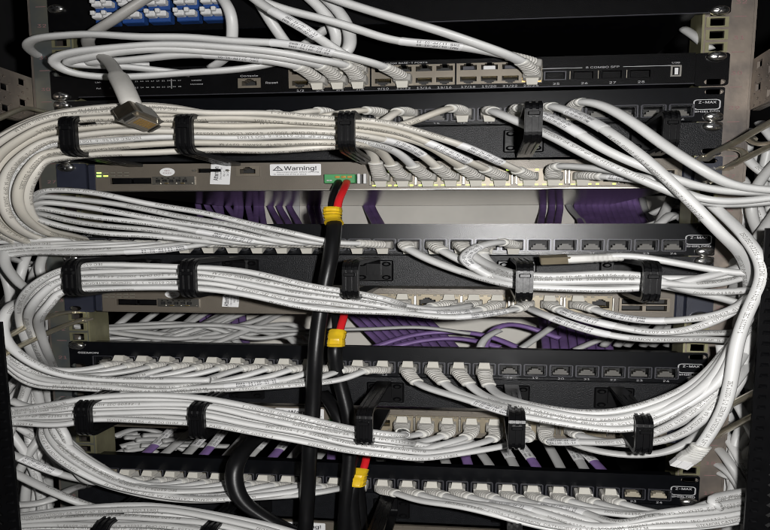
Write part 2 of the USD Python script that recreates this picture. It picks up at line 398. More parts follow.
# ------------------------------------------------------------------ patch panels
def fit(s, xc, y, z, w, h, depth=.25, bold=False):
    v, f = txt(s, 0, 0, 0, h, True, depth, bold); k = w/(v[:, 0].max()-v[:, 0].min()); v[:, 0] *= k
    return v+np.array([xc, y, z]), f
PX = [-212+18.435*i for i in range(24)]
def rj(x, z, w=11.9, h=7.2, up=1):
    """The stepped mouth of an eight-pin jack (x, z polygon)."""
    s = sbox(x-w/2, z-h/2, x+w/2, z+h/2)
    s = s.union(sbox(x-3.2, z-up*0, x+3.2, z+up*(h/2+1.6)) if up > 0 else sbox(x-3.2, z-h/2-1.6, x+3.2, z))
    s = s.union(sbox(x-1.8, z, x+1.8, z+h/2+3.0) if up > 0 else sbox(x-1.8, z-h/2-3.0, x+1.8, z))
    return s
PANELS = [(0, 'first'), (4, 'second'), (8, 'third'), (12, 'lowest')]
for pi, (u, nm) in enumerate(PANELS):
    t = thing('patch_bay', f'black 24 port patch panel, {["topmost of four, right under the black switch", "second of four, under the purple ribbon gap", "third of four, under the middle green terminal", "lowest of four, near the bottom edge"][pi]}', 'patch panel', (0, 0, zu(u)))
    z0, z1 = zu(u+.49), zu(u-.49)
    body = rrect(-239.5, 239.5, z0, z1, 2.0)
    zc = zu(u+.17)
    cuts = [sbox(x-7.6, zc-7.7, x+7.6, zc+7.7) for x in PX]
    for sx in (-1, 1):
        for o in (-.357, .357):
            cuts.append(rrect(sx*232.6-6.2, sx*232.6+6.2, zu(u+o)-3.4, zu(u+o)+3.4, 3.3))
    put(t, 'panel_face', plate(body.difference(unary_union(cuts)), 0.0, 2.4), 'panel_black')
    put(t, 'top_flange', bx(-220, 220, 2.4, 9, z1-1.6, z1-.1), 'panel_black')
    put(t, 'bottom_flange', bx(-220, 220, 2.4, 44, z0+.1, z0+1.6), 'panel_black')
    put(t, 'bottom_lip', cb(-219, 219, -2.2, 0, z0, z0+1.8, .5), 'panel_black')
    for i, x in enumerate(PX):
        g = put(t, 'port', plate(sbox(x-7.5, zc-7.6, x+7.5, zc+7.6).difference(sbox(x-6.3, zc-6.3, x+6.3, zc+5.8)), .9, 11.5), 'powder_black')
        put(g, 'port_rim', plate(rrect(x-8.4, x+8.4, zc-8.4, zc+8.4, 1.4).difference(rrect(x-7.5, x+7.5, zc-7.55, zc+7.55, .8)), -.9, -.02), 'rim_grey')
        put(g, 'jack_back', bx(x-7.4, x+7.4, 12.0, 13.2, zc-7.5, zc+7.5), 'cavity')
        put(g, 'jack_housing', cb(x-7.6, x+7.6, 13.4, 34, zc-7.4, zc+6.5, 1.0), 'rim_grey')
        put(g, 'tongue', plate(unary_union([sbox(x-5.6, zc-6.2, x+5.6, zc-3.4), sbox(x-4.2, zc-3.5, x+4.2, zc-.3), sbox(x-2.4, zc-.4, x+2.4, zc+1.6)]), 2.2, 9.0), 'tongue' if pi < 3 else 'beige_plastic')
        put(t, 'port_number', txt(str(i+1), x, -.02, zu(u+.455), 2.7), 'print_white')
    bx0, bx1, bz0, bz1 = 220.0, 237.6, zu(u+.155), zu(u-.145)
    b = put(t, 'badge', plate(rrect(bx0-.6, bx1-.4, bz0, bz1, 3).difference(rrect(bx0+.3, bx1-1.3, bz0+.9, bz1-.9, 2.4)), -.25, -.02), 'print_white')
    put(b, 'badge_text', fit('Z-MAX', 228.6, -.02, bz1-5.2, 11.5, 3.0, bold=True), 'print_white')
    put(b, 'badge_text', fit('SHIELDED', 228.6, -.02, bz0-3.3, 16.5, 2.2, bold=True), 'print_white')
    put(t, 'maker_name', fit('SIEMON', -224, -.02, zu(u-.08), 17, 2.6, bold=True), 'print_white')
    add_screw(t, 232.6, u+.357); add_screw(t, -232.6, u-.357)

# ------------------------------------------------------------------ cable managers: a black plate with five rings
RINGPX = {1: [68, 184, 346, 533, 671], 5: [70, 187, 350, 525, 653], 9: [81, 195, 364, 518, 647], 13: [98, 205, 372, 518, 647]}
REACH = 108
def link(t, x, z, reach, tall, w, tilt, slip, name='cable_ring'):
    """A plastic ring standing out from the plate at x: foot, two arms, a front bar, a snap gate."""
    foot = put(t, name, cb(x-14, x+14, -3.2, 0, z-15, z+15, 1.2), 'plastic_black')
    for dx in (-9, 9):
        for dz in (-9.5, 9.5):
            put(foot, 'rivet', cyl((x+dx, -5.0, z+dz), 'y', 1.8, 1.9, 14, 3.4), 'plastic_black', smooth=40)
    # hoop outline in (y, z), extruded across x in three ribs
    def hoop(y0, y1, za, zb, th, r):
        o = sbox(y0+r, za+r, y1-r, zb-r).buffer(r, quad_segs=5); i = sbox(y0+th+max(r-th, .5), za+th+max(r-th, .5), y1-th-max(r-th, .5), zb-th-max(r-th, .5)).buffer(max(r-th, .5), quad_segs=5)
        return o.difference(i)
    H = hoop(-reach, -2.5, z-tall/2+slip, z+tall/2+slip, 4.0, 10.0).difference(sbox(-14, z-60, 3, z-6))
    def ext(poly, x0, x1, shear):
        ms = []
        for g in getattr(poly, 'geoms', [poly]):
            m = trimesh.creation.extrude_polygon(g, x1-x0, engine='earcut'); v = np.array(m.vertices)
            ms.append((np.stack([x0+v[:, 2]+shear*(-v[:, 0]-3), v[:, 0], v[:, 1]], 1), np.array(m.faces)))
        return ms[0] if len(ms) == 1 else ms
    put(foot, 'hoop', ext(H, x-w/2, x+w/2, tilt), 'plastic_black')
    H2 = hoop(-reach-1.6, -8.0, z-tall/2+slip-1.6, z+tall/2+slip+1.6, 2.2, 11.0).difference(sbox(-40, z-70, 5, z+70))
    for d in (-.36, 0, .36):
        put(foot, 'hoop_rib', ext(H2, x+d*w-.9, x+d*w+.9, tilt), 'plastic_black')
    zc = z+slip+tall*.16
    put(foot, 'snap_gate', cb(x-w*.34+tilt*reach, x+w*.34+tilt*reach, -reach-3.2, -reach+1, zc-2.2, zc+2.2, .6), 'plastic_black')
for mi, u in enumerate((1, 5, 9, 13)):
    t = thing('cable_manager', f'black cable management panel with plastic rings, {["under the topmost patch panel", "under the second patch panel", "under the third patch panel", "under the lowest patch panel"][mi]}', 'cable manager', (0, 0, zu(u)))
    z0, z1 = zu(u+.485), zu(u-.485)
    body = rrect(-239.5, 239.5, z0, z1, 2.0).difference(unary_union([rrect(sx*232.6-6.2, sx*232.6+6.2, zu(u+o)-3.4, zu(u+o)+3.4, 3.3) for sx in (-1, 1) for o in (-.357, .357)]))
    put(t, 'manager_plate', plate(body, 0, 2.2), 'powder_black')
    for zz in (z0, z1-10): put(t, 'edge_flange', bx(-220, 220, 2.2, 12 if zz == z0 else 14, zz+.2 if zz == z0 else z1-1.6, zz+1.6 if zz == z0 else z1-.2), 'powder_black')
    for i, px in enumerate(RINGPX[u]):
        py = Q((0, 0, zu(u)))[1]
        RE = 62 if u == 1 and i == 4 else REACH
        x = P(px, py, -RE)[0]
        link(t, x, zu(u), RE, 44, 10.0, 0.0, -9 if u == 1 and i < 3 else 14 if u == 13 else -2)
    add_screw(t, 232.6, u-.357); add_screw(t, -232.6, u-.357 if u != 1 else u+.357)

# ------------------------------------------------------------------ tan switches
BLK = [(8, 23.5), (41, 57), (74.5, 91), (111, 127.5), (147, 163.5)]
def tri_sign(x, z, h):
    o = Polygon([(x-h*.62, z), (x+h*.62, z), (x, z+h)]); return o.difference(affinity.scale(o, .62, .62, origin=(x, z+h*.38))).union(sbox(x-h*.05, z+h*.25, x+h*.05, z+h*.62))
for ti, u in enumerate((2, 6, 10, 14)):
    t = thing('access_switch', f'tan metal network switch, {["topmost of four, with green lamps lit", "second of four, above the third patch panel", "third of four, above the lowest patch panel", "lowest of four, cut by the bottom edge"][ti]}', 'network switch', (0, 0, zu(u)))
    z0, z1 = zu(u+(.455 if ti == 0 else .44)), zu(u-.43)
    zp = zu(u+(.095 if ti == 0 else .0)); fy = -3.0
    X0, X1 = -208.5, 214.0
    cuts = [];
    for a, b in BLK: cuts.append(sbox(a-7.9, zp-11.5, b+7.9, zp+11.5))
    cuts.append(sbox(-197, zu(u+.11)-4.6, -133, zu(u+.11)+4.6))          # card slots
    cuts.append(sbox(-142+13, zu(u-.2)-3, -142+34, zu(u-.2)+3))           # small socket
    cuts.append(sbox(-98.5, zu(u-.17)-6, -83, zu(u-.17)+6))               # console jack
    cuts.append(sbox(-33.5, zu(u+.11)-6.4, -6.2, zu(u+.11)+6.4))          # terminal
    cuts.append(sbox(176, zp-10, 211, zp+9))
    face = sbox(X0, z0, X1, z1).difference(unary_union(cuts))
    put(t, 'front_face', plate(face, fy, 0), 'tan_paint')
    put(t, 'chassis_top', bx(X0, X1, 0, 292, z1-1.2, z1-.05), 'galvanised')
    put(t, 'chassis_underside', bx(X0, X1, 0, 292, z0+.05, z0+1.2), 'galvanised')
    for a, b in ((X0+.05, X0+1.3), (X1-1.3, X1-.05)): put(t, 'chassis_side', bx(a, b, 0, 292, z0+1.25, z1-1.25), 'galvanised')
    put(t, 'chassis_back', bx(X0+1.4, X1-1.4, 290, 291.5, z0+1.25, z1-1.25), 'galvanised')
    put(t, 'front_edge', cb(X0, X1, fy-.8, fy-.02, z0, z0+1.6, .3), 'bare_steel' if ti < 1 else 'tan_paint')
    for sx, xa, xb in ((-1, -241, X0-9), (1, X1+9, 241)):
        ear = rrect(min(xa, xb), max(xa, xb), zu(u+.485), zu(u-.485), 1.5)
        ear = ear.difference(unary_union([rrect(sx*232.6-5, sx*232.6+5, zu(u+o)-3.4, zu(u+o)+3.4, 3.3) for o in (-.357, .357)]))
        e = put(t, 'ear', plate(ear, 0.0, 2.2), 'ear_blue')
        xi = xb if sx < 0 else xa
        lo, hi = sorted((xi, xi+(-sx)*9))
        nseg = 6; vs = []
        for q in range(nseg+1):
            a = q/nseg*math.pi/2; vs.append((xi-sx*5*math.sin(a)*.9, 0+5*(1-math.cos(a))))
        put(e, 'ear_bend', cb(lo, hi, -.2, 40, zu(u+.47), zu(u-.47), 2.2), 'ear_blue')
    # status lamps
    for ci in range(5):
        for ri in range(2):
            x = P(101+6.8*ci, 170 if not ri else 174, 0)[0]; z = zu(u-.16+.1*ri)
            lit = ti == 0 and ci == 0
            put(t, 'status_lamp', cb(x-1.9, x+1.9, fy-.7, fy, z-1.1, z+1.1, .3), 'led_green' if lit else ('led_lime' if (ti == 0 and ci == 1 and ri == 1) else 'led_off'))
            put(t, 'lamp_mark', bx(x-1.2, x+1.6, fy-.2, fy-.02, z-2.4, z-1.9), 'print_dark')
    # two card slots: one with black doors, one with a pierced shield
    zc = zu(u+.11)
    s = put(t, 'card_slot', bx(-196.5, -133.5, 2, 3, zc-4.5, zc+4.5), 'cavity')
    for x in (-196, -180): put(s, 'slot_door', cb(x+.5, x+15, -2.4, 1.5, zc-3.6, zc+3.6, .6), 'plastic_black')
    put(s, 'slot_frame', plate(sbox(-198, zc-5.8, -163, zc+5.8).difference(sbox(-196.5, zc-4.4, -164.5, zc+4.4)), fy-.9, fy-.02), 'tan_paint')
    holes = [sbox(-161+i*5.2, zc-2.6+(i % 2)*1.0, -157.6+i*5.2, zc+1.6) for i in range(5)]+[Point(-160+i*4.4, zc+3.3).buffer(.8) for i in range(6)]
    put(s, 'shield', plate(sbox(-163.5, zc-5.8, -131, zc+5.8).difference(unary_union(holes)), fy-1.6, fy-.02), 'bare_steel')
    for i in range(5): put(s, 'latch', cb(-160+i*6.1, -157+i*6.1, fy-2.6, fy-1.62, zc-4.6, zc-3.2, .3), 'gold' if i % 2 else 'bare_steel')
    # inspection sticker
    cx = -152.2; cz = zu(u-.17)
    s = put(t, 'round_sticker', plate(Point(cx, cz).buffer(5.8, quad_segs=8), fy-.25, fy-.02), 'label_paper')
    put(s, 'sticker_text', [txt('QC', cx, fy-.27, cz+.8, 2.2, depth=.1), txt('PASS', cx, fy-.27, cz-2.6, 1.9, depth=.1)], 'print_pink')
    # small black socket
    s = put(t, 'small_socket', bx(-128.5, -108.5, 1.5, 3, zu(u-.2)-2.8, zu(u-.2)+2.8), 'cavity')
    put(s, 'socket_body', cb(-126.5, -111, fy-2.0, 1.2, zu(u-.2)-2.0, zu(u-.2)+2.2, .5), 'plastic_black')
    for x in (-131, -105.8): put(s, 'socket_nut', cyl((x, fy-2.2, zu(u-.2)), 'y', 1.5, 2.2, 6, 1.9), 'bare_steel')
    # folded white tag with printing, a little askew
    sq = affinity.rotate(rrect(-119, -104, zu(u+.24), zu(u-.44), .6), -3)
    if ti < 3:
        dxs = (0, 5, 3)[ti]; sq = affinity.translate(sq, dxs, 0) if ti == 0 else affinity.translate(affinity.scale(sq, .85, .7), dxs, -4)
        cx0, cz0 = sq.centroid.x, sq.centroid.y
        s = put(t, 'paper_tag', plate(sq, fy-.45, fy-.05), 'label_paper')
        rows = []
        for q, (st, hh) in enumerate((('Attention', 3.4), ('Check before use', 1.5), ('RM2-07', 1.5), ('24V DC', 1.5))):
            m = meshkit.text_mesh(st, hh, .1, bold=q == 0); v = np.array(m.vertices); v[:, 0] -= v[:, 0].max()/2
            a = math.radians(87); k2 = 22/max(22, v[:, 0].max()*2)
            xr = v[:, 0]*k2*math.cos(a)-v[:, 1]*math.sin(a); zr = v[:, 0]*k2*math.sin(a)+v[:, 1]*math.cos(a)
            rows.append((np.stack([cx0-1.6+q*2.6+xr, fy-.47-v[:, 2], cz0+zr], 1), np.array(m.faces)))
        put(s, 'tag_text', rows, 'ink')
    # console jack in its shield
    zc = zu(u-.17); xc = -90.7
    s = put(t, 'console_jack', plate(sbox(xc-9, zc-7, xc+9, zc+7).difference(rj(xc, zc-.5, 11.6, 6.6, 1)), fy-1.4, 5), 'shield_tan')
    put(s, 'jack_back', bx(xc-7, xc+7, 9, 10, zc-6, zc+6), 'cavity')
    put(s, 'contact', [bx(xc-4.2+i*1.2, xc-3.7+i*1.2, 1, 8, zc-3.0, zc-2.3) for i in range(8)], 'gold', kind='stuff')
    # warning label
    w0, w1, wz0, wz1 = -74.3, -36.5, zu(u-.02), zu(u-.38)
    s = put(t, 'warning_label', plate(rrect(w0, w1, wz0, wz1, 1.2), fy-.3, fy-.05), 'label_paper')
    put(s, 'warning_sign', plate(tri_sign(w0+6, wz0+7.0, 6.6), fy-.42, fy-.31), 'ink')
    put(s, 'warning_text', fit('Warning!', w0+22.5, fy-.31, wz0+7.4, 24, 5.4, depth=.1, bold=True), 'ink')
    put(s, 'warning_small_print', [fit('Disconnect power before servicing', w0+20.5, fy-.31, wz0+4.0, 31, 1.9, .1), fit('to reduce risk of fire or shock', w0+15, fy-.31, wz0+1.0, 24, 1.9, .1)], 'ink')
    # green power terminal
    zc = zu(u+.11)
    s = put(t, 'power_terminal', cb(-33, -10.5, fy-7, 4, zc-6.2, zc+6.2, .5), 'green_plastic')
    for i in range(3): put(s, 'terminal_screw', cb(-25+i*4.4, -21.6+i*4.4, fy-7.6, fy-7.02, zc+.6, zc+3.8, .4), 'terminal_ochre')
    for i in range(2): put(s, 'terminal_mark', bx(-31+i*2.1, -29.4+i*2.1, fy-7.3, fy-7.02, zc-3.4, zc-1.6), 'print_white')
    for x in (-9.6, -5.2): put(s, 'terminal_flange', cb(x, x+2.2, fy-5, 3, zc-7, zc+7, .5), 'white_plastic')
    # ten jacks in five shielded pairs
    for bi, (a, b) in enumerate(BLK):
        ops = []
        upd = -1 if ti == 0 else 1
        for x in (a, b): ops.append(rj(x, zp+upd*-.8, 11.9, 9.4, upd))
        s = put(t, 'jack_pair', plate(sbox(a-7.8, zp-11.4, b+7.8, zp+11.4).difference(unary_union(ops)), fy-1.6, 9), 'shield_tan' if ti == 0 else 'shield_brass')
        for x in (a, b):
            j = put(s, 'jack_liner', bx(x-6.6, x+6.6, 12, 13, zp-11, zp+11), 'cavity')
            put(s, 'contact', [bx(x-4.2+i*1.2, x-3.7+i*1.2, 1.0, 11, zp+upd*-3.9-.3, zp+upd*-3.9+.3) for i in range(8)], 'gold', kind='stuff')
            for dx in (-5.6, 5.6):
                for dz in (-9.9, 9.9):
                    lit = ti == 0
                    put(s, 'link_lamp', cb(x+dx-1.25, x+dx+1.1, fy-2.0, fy-1.62, zp+dz-.9, zp+dz+.9, .2), ('led_lime' if lit and (dx > 0 or dz < 0) else 'led_off'))
        for x in (a-8.4, b+8.4): put(s, 'shield_spring', cb(x-.7, x+.7, fy-3.0, fy-1.7, zp-9.4, zp+9.4, .4), 'bare_steel')
    # uplink cages
    s = put(t, 'uplink_cage', plate(sbox(176.3, zp-9.9, 210.7, zp+8.9).difference(unary_union([sbox(x, z, x+14.2, z+7.2) for x in (178, 194.6) for z in (zp-8.6, zp+.4)])), fy-1.2, 14), 'shield_tan')
    for x in (178, 194.6):
        for z in (zp-8.6, zp+.4): put(s, 'cage_flap', cb(x+.5, x+13.7, 0, 2.0, z+.5, z+6.7, .6), 'cavity' if ti else 'rim_grey')
    add_screw(t, 232.6, u+.357, r=7.0); add_screw(t, -232.6, u-.357, r=7.0)
    # faint printing above the ports
    marks = []
    for bi, (a, b) in enumerate(BLK): marks.append(txt(f'{2*bi+1}', a, fy-.02, zu(u-.37), 2.6, depth=.1)); marks.append(txt(f'{2*bi+2}', b, fy-.02, zu(u-.37), 2.6, depth=.1))
    put(t, 'port_print', marks, 'print_dark')

# ------------------------------------------------------------------ the black 24 port switch at the top
t = thing('rack_switch', 'black 24 port switch with tan jack shields and a USB socket, near the top', 'network switch', (0, 0, zu(-1)))
u = -1
z0, z1 = zu(u+.42), zu(u-.47)
rows = (zu(u-.19), zu(u+.12)); COLX = [-59.5+59.6*b+1.1+14.35*(i+.5) for b in range(3) for i in range(4)]
cuts = []
for b in range(3): cuts.append(sbox(-59.5+59.6*b, zu(u+.285), -59.5+59.6*b+58.6, zu(u-.335)))
SF = [127+18.8*i for i in range(4)]
for x in SF: cuts.append(sbox(x-7.6, zu(u+.22), x+7.6, zu(u-.04)))
cuts.append(sbox(-97, zu(u+.24), -80, zu(u-.06)))
put(t, 'front_face', plate(sbox(-219, z0, 219, z1).difference(unary_union(cuts)), -1.5, 1.5), 'switch_black')
put(t, 'chassis_top', bx(-218.8, 218.8, 1.5, 250, z1-1.3, z1-.1), 'switch_black')
put(t, 'chassis_underside', bx(-218.8, 218.8, 1.5, 250, z0+.1, z0+1.3), 'switch_black')
put(t, 'lower_edge', cb(-219, 219, -2.2, -1.52, z0, z0+1.3, .3), 'rim_grey')
for sx in (-1, 1):
    e = rrect(*sorted((sx*219.5, sx*241.3)), zu(u+.47), zu(u-.47), 3).difference(unary_union([rrect(sx*232.6-7, sx*232.6+7, zu(u+o)-3.6, zu(u+o)+3.6, 3.4) for o in (-.357, .357)]))
    put(t, 'ear', plate(e, 0, 2.2), 'switch_black')
for b in range(3):
    x0 = -59.5+59.6*b
    ops = [rj(COLX[4*b+i], z, 11.4, 6.4, up) for i in range(4) for z, up in ((rows[0]+.6, 1), (rows[1]-.6, -1))]
    s = put(t, 'jack_block', plate(sbox(x0+.1, zu(u+.283), x0+58.5, zu(u-.333)).difference(unary_union(ops)), -2.6, 8), 'shield_tan')
    put(s, 'jack_back', bx(x0+1, x0+57.6, 10.5, 11.5, zu(u+.28), zu(u-.33)), 'cavity')
    for i in range(4):
        for z, up in ((rows[0]+.6, 1), (rows[1]-.6, -1)):
            put(s, 'contact', [bx(COLX[4*b+i]-4.2+q*1.2, COLX[4*b+i]-3.7+q*1.2, 0, 9, z-up*2.7-.3, z-up*2.7+.3) for q in range(8)], 'gold', kind='stuff')
    for i in (0, 1, 2, 3):
        if b == 2 and i < 3: put(s, 'dust_plug', cb(COLX[8+i]-4.2, COLX[8+i]+4.2, -1.6, 4, rows[0]-2.2, rows[0]+3.0, .5), 'white_plastic' if i == 1 else 'rim_grey')
    for i in range(4):
        put(t, 'port_mark', txt(f'{8*b+2*i+1}/{8*b+2*i+2}', COLX[4*b+i], -1.52, zu(u+.385), 2.6, depth=.12), 'print_white')
    for dx in (-5.4, 5.4):
        for dz in (0.2, -3.4):
            if b == 2: put(s, 'link_lamp', cb(COLX[11]+dx-1.1, COLX[11]+dx+1.1, -3.2, -2.62, rows[1]-2+dz-1, rows[1]-2+dz+1, .2), 'led_amber')
for i, x in enumerate(SF):
    s = put(t, 'uplink_slot', plate(sbox(x-7.5, zu(u+.218), x+7.5, zu(u-.038)).difference(sbox(x-6.6, zu(u+.195), x+6.6, zu(u-.015))), -2.2, 10), 'rim_grey' if i == 0 else 'switch_black')
    put(s, 'slot_flap', cb(x-6.4, x+6.4, -1.0, .6, zu(u+.19), zu(u-.01), .5), 'switch_black')
    put(t, 'slot_side', bx(x-9.0, x-8.6, -1.75, -1.52, zu(u+.2), zu(u-.03)), 'beige_plastic')
    put(t, 'port_mark', txt(str(25+i), x+1, -1.52, zu(u+.355), 2.8, depth=.12), 'print_white')
for a, b in ((118, 145), (172, 209)): put(t, 'port_rule', bx(a, b, -1.75, -1.52, zu(u-.13), zu(u-.115)), 'print_white')
put(t, 'uplink_print', txt('8 COMBO SFP', 158.5, -1.52, zu(u-.1), 2.4, depth=.12), 'print_white')
put(t, 'jack_print', txt('10/100/1000 BASE-T PORTS', 20, -1.52, zu(u-.375), 2.0, depth=.12), 'print_white')
for i in range(20):
    for z, n in ((zu(u-.03), 0), (zu(u+.16), 1)):
        put(t, 'lamp_number', txt(str(2*i+1+n), -194+i*4.1, -1.52, z, 1.5, depth=.12), 'print_white') if i < 14 else None
put(t, 'lamp_rule', bx(-194+11.5*4.1-.2, -194+11.5*4.1+.2, -1.75, -1.52, zu(u+.2), zu(u-.1)), 'print_white')
for q, s_ in enumerate(('Link', 'Act')): put(t, 'lamp_print', [txt(s_, -203, -1.52, zu(u-.03+.19*q), 1.8, depth=.12), txt('10/100M' if q else '1000M', -128, -1.52, zu(u-.02+.12*q), 1.6, depth=.12)], 'print_white')
s = put(t, 'console_jack', plate(sbox(-96.9, zu(u+.238), -80.1, zu(u-.058)).difference(rj(-88.5, zu(u+.1), 11, 6.2, 1)), -2.2, 7), 'shield_tan')
put(s, 'jack_back', bx(-96, -81, 9, 10, zu(u+.23), zu(u-.05)), 'cavity')
put(t, 'console_print', txt('Console', -88.5, -1.52, zu(u-.105), 2.5, depth=.12), 'print_white')
put(t, 'reset_print', txt('Reset', -72, -1.52, zu(u+.12), 2.6, depth=.12), 'print_white')
s = put(t, 'usb_socket', plate(rrect(203, 210, zu(u+.2), zu(u-.12), .6).difference(sbox(204.2, zu(u+.16), 208.8, zu(u-.08))), -2.6, 6), 'bare_steel')
put(s, 'usb_tongue', cb(205.6, 208.4, -1.6, 6, zu(u+.14), zu(u-.06), .3), 'white_plastic')
put(t, 'usb_print', txt('USB', 206.4, -1.52, zu(u-.18), 2.0, depth=.12), 'print_white')
add_screw(t, 232.6, u-.357); add_screw(t, -232.6, u+.357)

# ------------------------------------------------------------------ fibre panel at the very top
u = -3
t = thing('fibre_panel', 'black fibre patch panel with blue adapters and white caps, at the top edge', 'fibre panel', (0, 0, zu(u)))
body = rrect(-240, 240, zu(u+.43), zu(u-.9), 2).difference(unary_union([rrect(232.6*sx-6, 232.6*sx+6, zu(u+.357)-3.4, zu(u+.357)+3.4, 3.3) for sx in (-1, 1)]))
put(t, 'panel_face', plate(body, 0, 2.2), 'switch_black')
put(t, 'bottom_tray', bx(-218, 218, 2.2, 230, zu(u+.43)+.1, zu(u+.43)+1.6), 'switch_black')
put(t, 'bottom_edge', cb(20, 226, -1.6, -.02, zu(u+.43), zu(u+.43)+1.2, .3), 'rim_grey')
put(t, 'bottom_edge', cb(-218, 19, -1.2, -.02, zu(u+.43), zu(u+.43)+1.2, .3), 'panel_black')
for i in range(5):
    x0 = P(94+26.5*i+(2 if i > 2 else 0), 10, -10)[0]
    for q, uu in enumerate((-3.28, -2.93, -3.66)):
        z = zu(uu)
        a = put(t, 'adapter', cb(x0, x0+16.5, -9, -.05, z-7.6, z+7.2, .8), 'blue_plastic')
        for d in (4.2, 12.3):
            put(a, 'dust_cap', cb(x0+d-3.7, x0+d+3.7, -16, -9.05, z-3.2, z+4.4, 1.0), 'white_plastic')
            put(a, 'dust_cap', cb(x0+d-1.4-1.6, x0+d+.4, -19.5, -16.05, z-.4, z+5.4, .7), 'white_plastic')
add_screw(t, 232.6, u+.357); add_screw(t, -232.6, u-.357)

# ------------------------------------------------------------------ what shows in the gaps between the units
t = thing('rear_tray', 'light beige back plate seen through the gap under the topmost tan switch', 'back plate', P(450, 214, 282))
a, b = P(262, 198, 320), P(668, 232, 320)
put(t, 'plate', cb(a[0], b[0], 319, 322, b[2], a[2], .5), 'tray_beige')
put(t, 'plate_seam', bx(P(286, 215, 318)[0], P(300, 215, 318)[0], 316.5, 318.9, P(290, 226, 318)[2], P(290, 206, 318)[2]), 'white_plastic')
t = thing('rear_tray', 'pale back plate seen through the gap under the middle tan switch', 'back plate', P(420, 330, 210))
a, b = P(246, 300, 215), P(604, 372, 215)
put(t, 'plate', cb(a[0], b[0], 214, 217, b[2], a[2], .5), 'tray_beige')

# ------------------------------------------------------------------ cables of the black switch
WH, GR, CR, IV = 'jacket_white', 'jacket_grey', 'jacket_cream', 'jacket_ivory'
UL, UU = -1+.12, -1-.19
def sw(i, upper=False): return port(COLX[i], UU if upper else UL, 0.0)
cable('white cable from the seventh jack column of the black switch, looping round the left rail', sw(5)+pp([(384, 67, -38), (362, 60, -50), (325, 51, -58), (260, 42, -58), (150, 36.5, -52), (60, 35, -42), (36, 38, -35), (28, 46, -22), (40, 56, 8), (60, 60, 40)]), 4.2, WH, True, (78, 42))
cable('white cable making the big flat loop left of the black switch, outer turn', sw(3)+pp([(346, 66, -38), (320, 60, -50), (260, 50, -60), (180, 45, -62), (110, 47.5, -58), (70, 53.5, -55), (54, 62, -50), (66, 71, -42), (110, 76, -34), (180, 74, -25), (250, 67, -16), (285, 60, -10), (318, 50, 6)]), 4.2, WH, True)
cable('white cable making the big flat loop left of the black switch, inner turn', sw(2)+pp([(322, 67, -36), (300, 61, -48), (250, 54, -55), (180, 50, -57), (110, 53, -55), (76, 59, -48), (67, 63, -42), (90, 66, -30), (130, 67, -20), (190, 74, -6)]), 4.2, WH, True)
cable('white cable with a paper label in the leftmost plug of the black switch', sw(1)+pp([(300, 68, -36), (281, 63, -45), (240, 57.5, -50), (180, 55, -50), (120, 60, -42), (90, 63, -36), (110, 65, -24), (150, 66, -12)]), 4.2, WH, True, (64, 40))
cable('white cable rising left from the rightmost plug of the black switch, above its twin', sw(11)+pp([(520, 61, -38), (470, 41.5, -55), (400, 18.5, -58), (340, 1, -52), (296, -14, -46)]), 4.4, WH, True)
cable('white cable with a paper label running left from the rightmost plug of the black switch', sw(11, True)+pp([(505, 55, -36), (470, 48.5, -46), (430, 44, -50), (390, 38.5, -50), (330, 21, -52), (270, 4, -50), (236, -9, -45)]), 4.2, WH, True, (74, 40))
cable('white cable with a long paper label sloping steeply into the black switch', sw(3, True)+pp([(352, 60, -36), (335, 49, -46), (300, 26, -60), (262, 4, -55), (245, -9, -50)]), 4.2, WH, True, (70, 44))
cable('thick white loop rising from the black switch, right one of the rising pair', sw(2, True)+pp([(338, 60, -30), (346, 52, -34), (350, 38, -30), (343, 18, -25), (322, -6, -20)]), 4.6, WH, True)
cable('white cable rising from behind the black switch plugs, left one of the rising pair', pp([(318, 62, 2), (333, 54, -4), (337, 40, -12), (327, 16, -16), (304, -6, -16)]), 4.6, WH)
cable('white cable dropping steeply from the top edge behind the labelled one', pp([(254, -8, -22), (270, 20, -18), (285, 42, -10), (294, 54, 0)]), 4.4, WH)
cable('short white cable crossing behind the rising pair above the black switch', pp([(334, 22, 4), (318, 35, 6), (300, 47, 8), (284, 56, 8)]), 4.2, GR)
cable('white cable hanging from the top edge just right of the blue adapters', pp([(219, -6, -24), (230, 12, -30), (232, 38, -24), (226, 57, -14), (211, 67, -4)]), 4.2, WH)
cable('short grey cable end behind the upper right rail holes', pp([(684, 29, 26), (697, 38, 16), (710, 50, 10)]), 4.0, GR)
# the unplugged shielded cable hanging in front
pts = pp([(158, -8, -25), (140, 2, -28), (110, 22, -30), (90, 36, -26), (90, 47, -34), (104, 58, -55), (117, 74, -80), (127, 94, -98), (134, 111, -104)])
t, C, ss, T, N, B = cable('grey shielded cable with a bare metal plug dangling in front of the rack', pts, 4.7, 'jacket_shielded', name='shielded_cable')
c = np.array([at_s(C, ss, np.array([s]))[0] for s in np.linspace(ss[-1]-62, ss[-1]-6, 16)]); tt, nn, bb = frames(c)
put(t, 'heat_sleeve', loft(c, tt, nn, bb, np.r_[5.6, np.full(14, 6.6), 6.0], np.r_[5.6, np.full(14, 6.6), 6.0], 2.0, 16), 'boot_grey', smooth=40)
tip, d = C[-1], T[-1]; q = np.cross(d, [0, -1, 0]); q /= np.linalg.norm(q)
d2 = d*.75+np.array([.35, -.6, -.1]); d2 /= np.linalg.norm(d2); side = np.cross(d2, [0, .5, 1]); side /= np.linalg.norm(side); up = np.cross(side, d2)
def obox(c, ax, h, ch=.8):
    v = cb(-h[0], h[0], -h[1], h[1], -h[2], h[2], ch); w = np.array(v.vertices); return (c+w[:, :1]*ax[0]+w[:, 1:2]*ax[1]+w[:, 2:]*ax[2], np.array(v.faces))
body = put(t, 'metal_plug', obox(tip+d2*12, (side, d2, up), (9.8, 12.5, 8)), 'plug_metal')
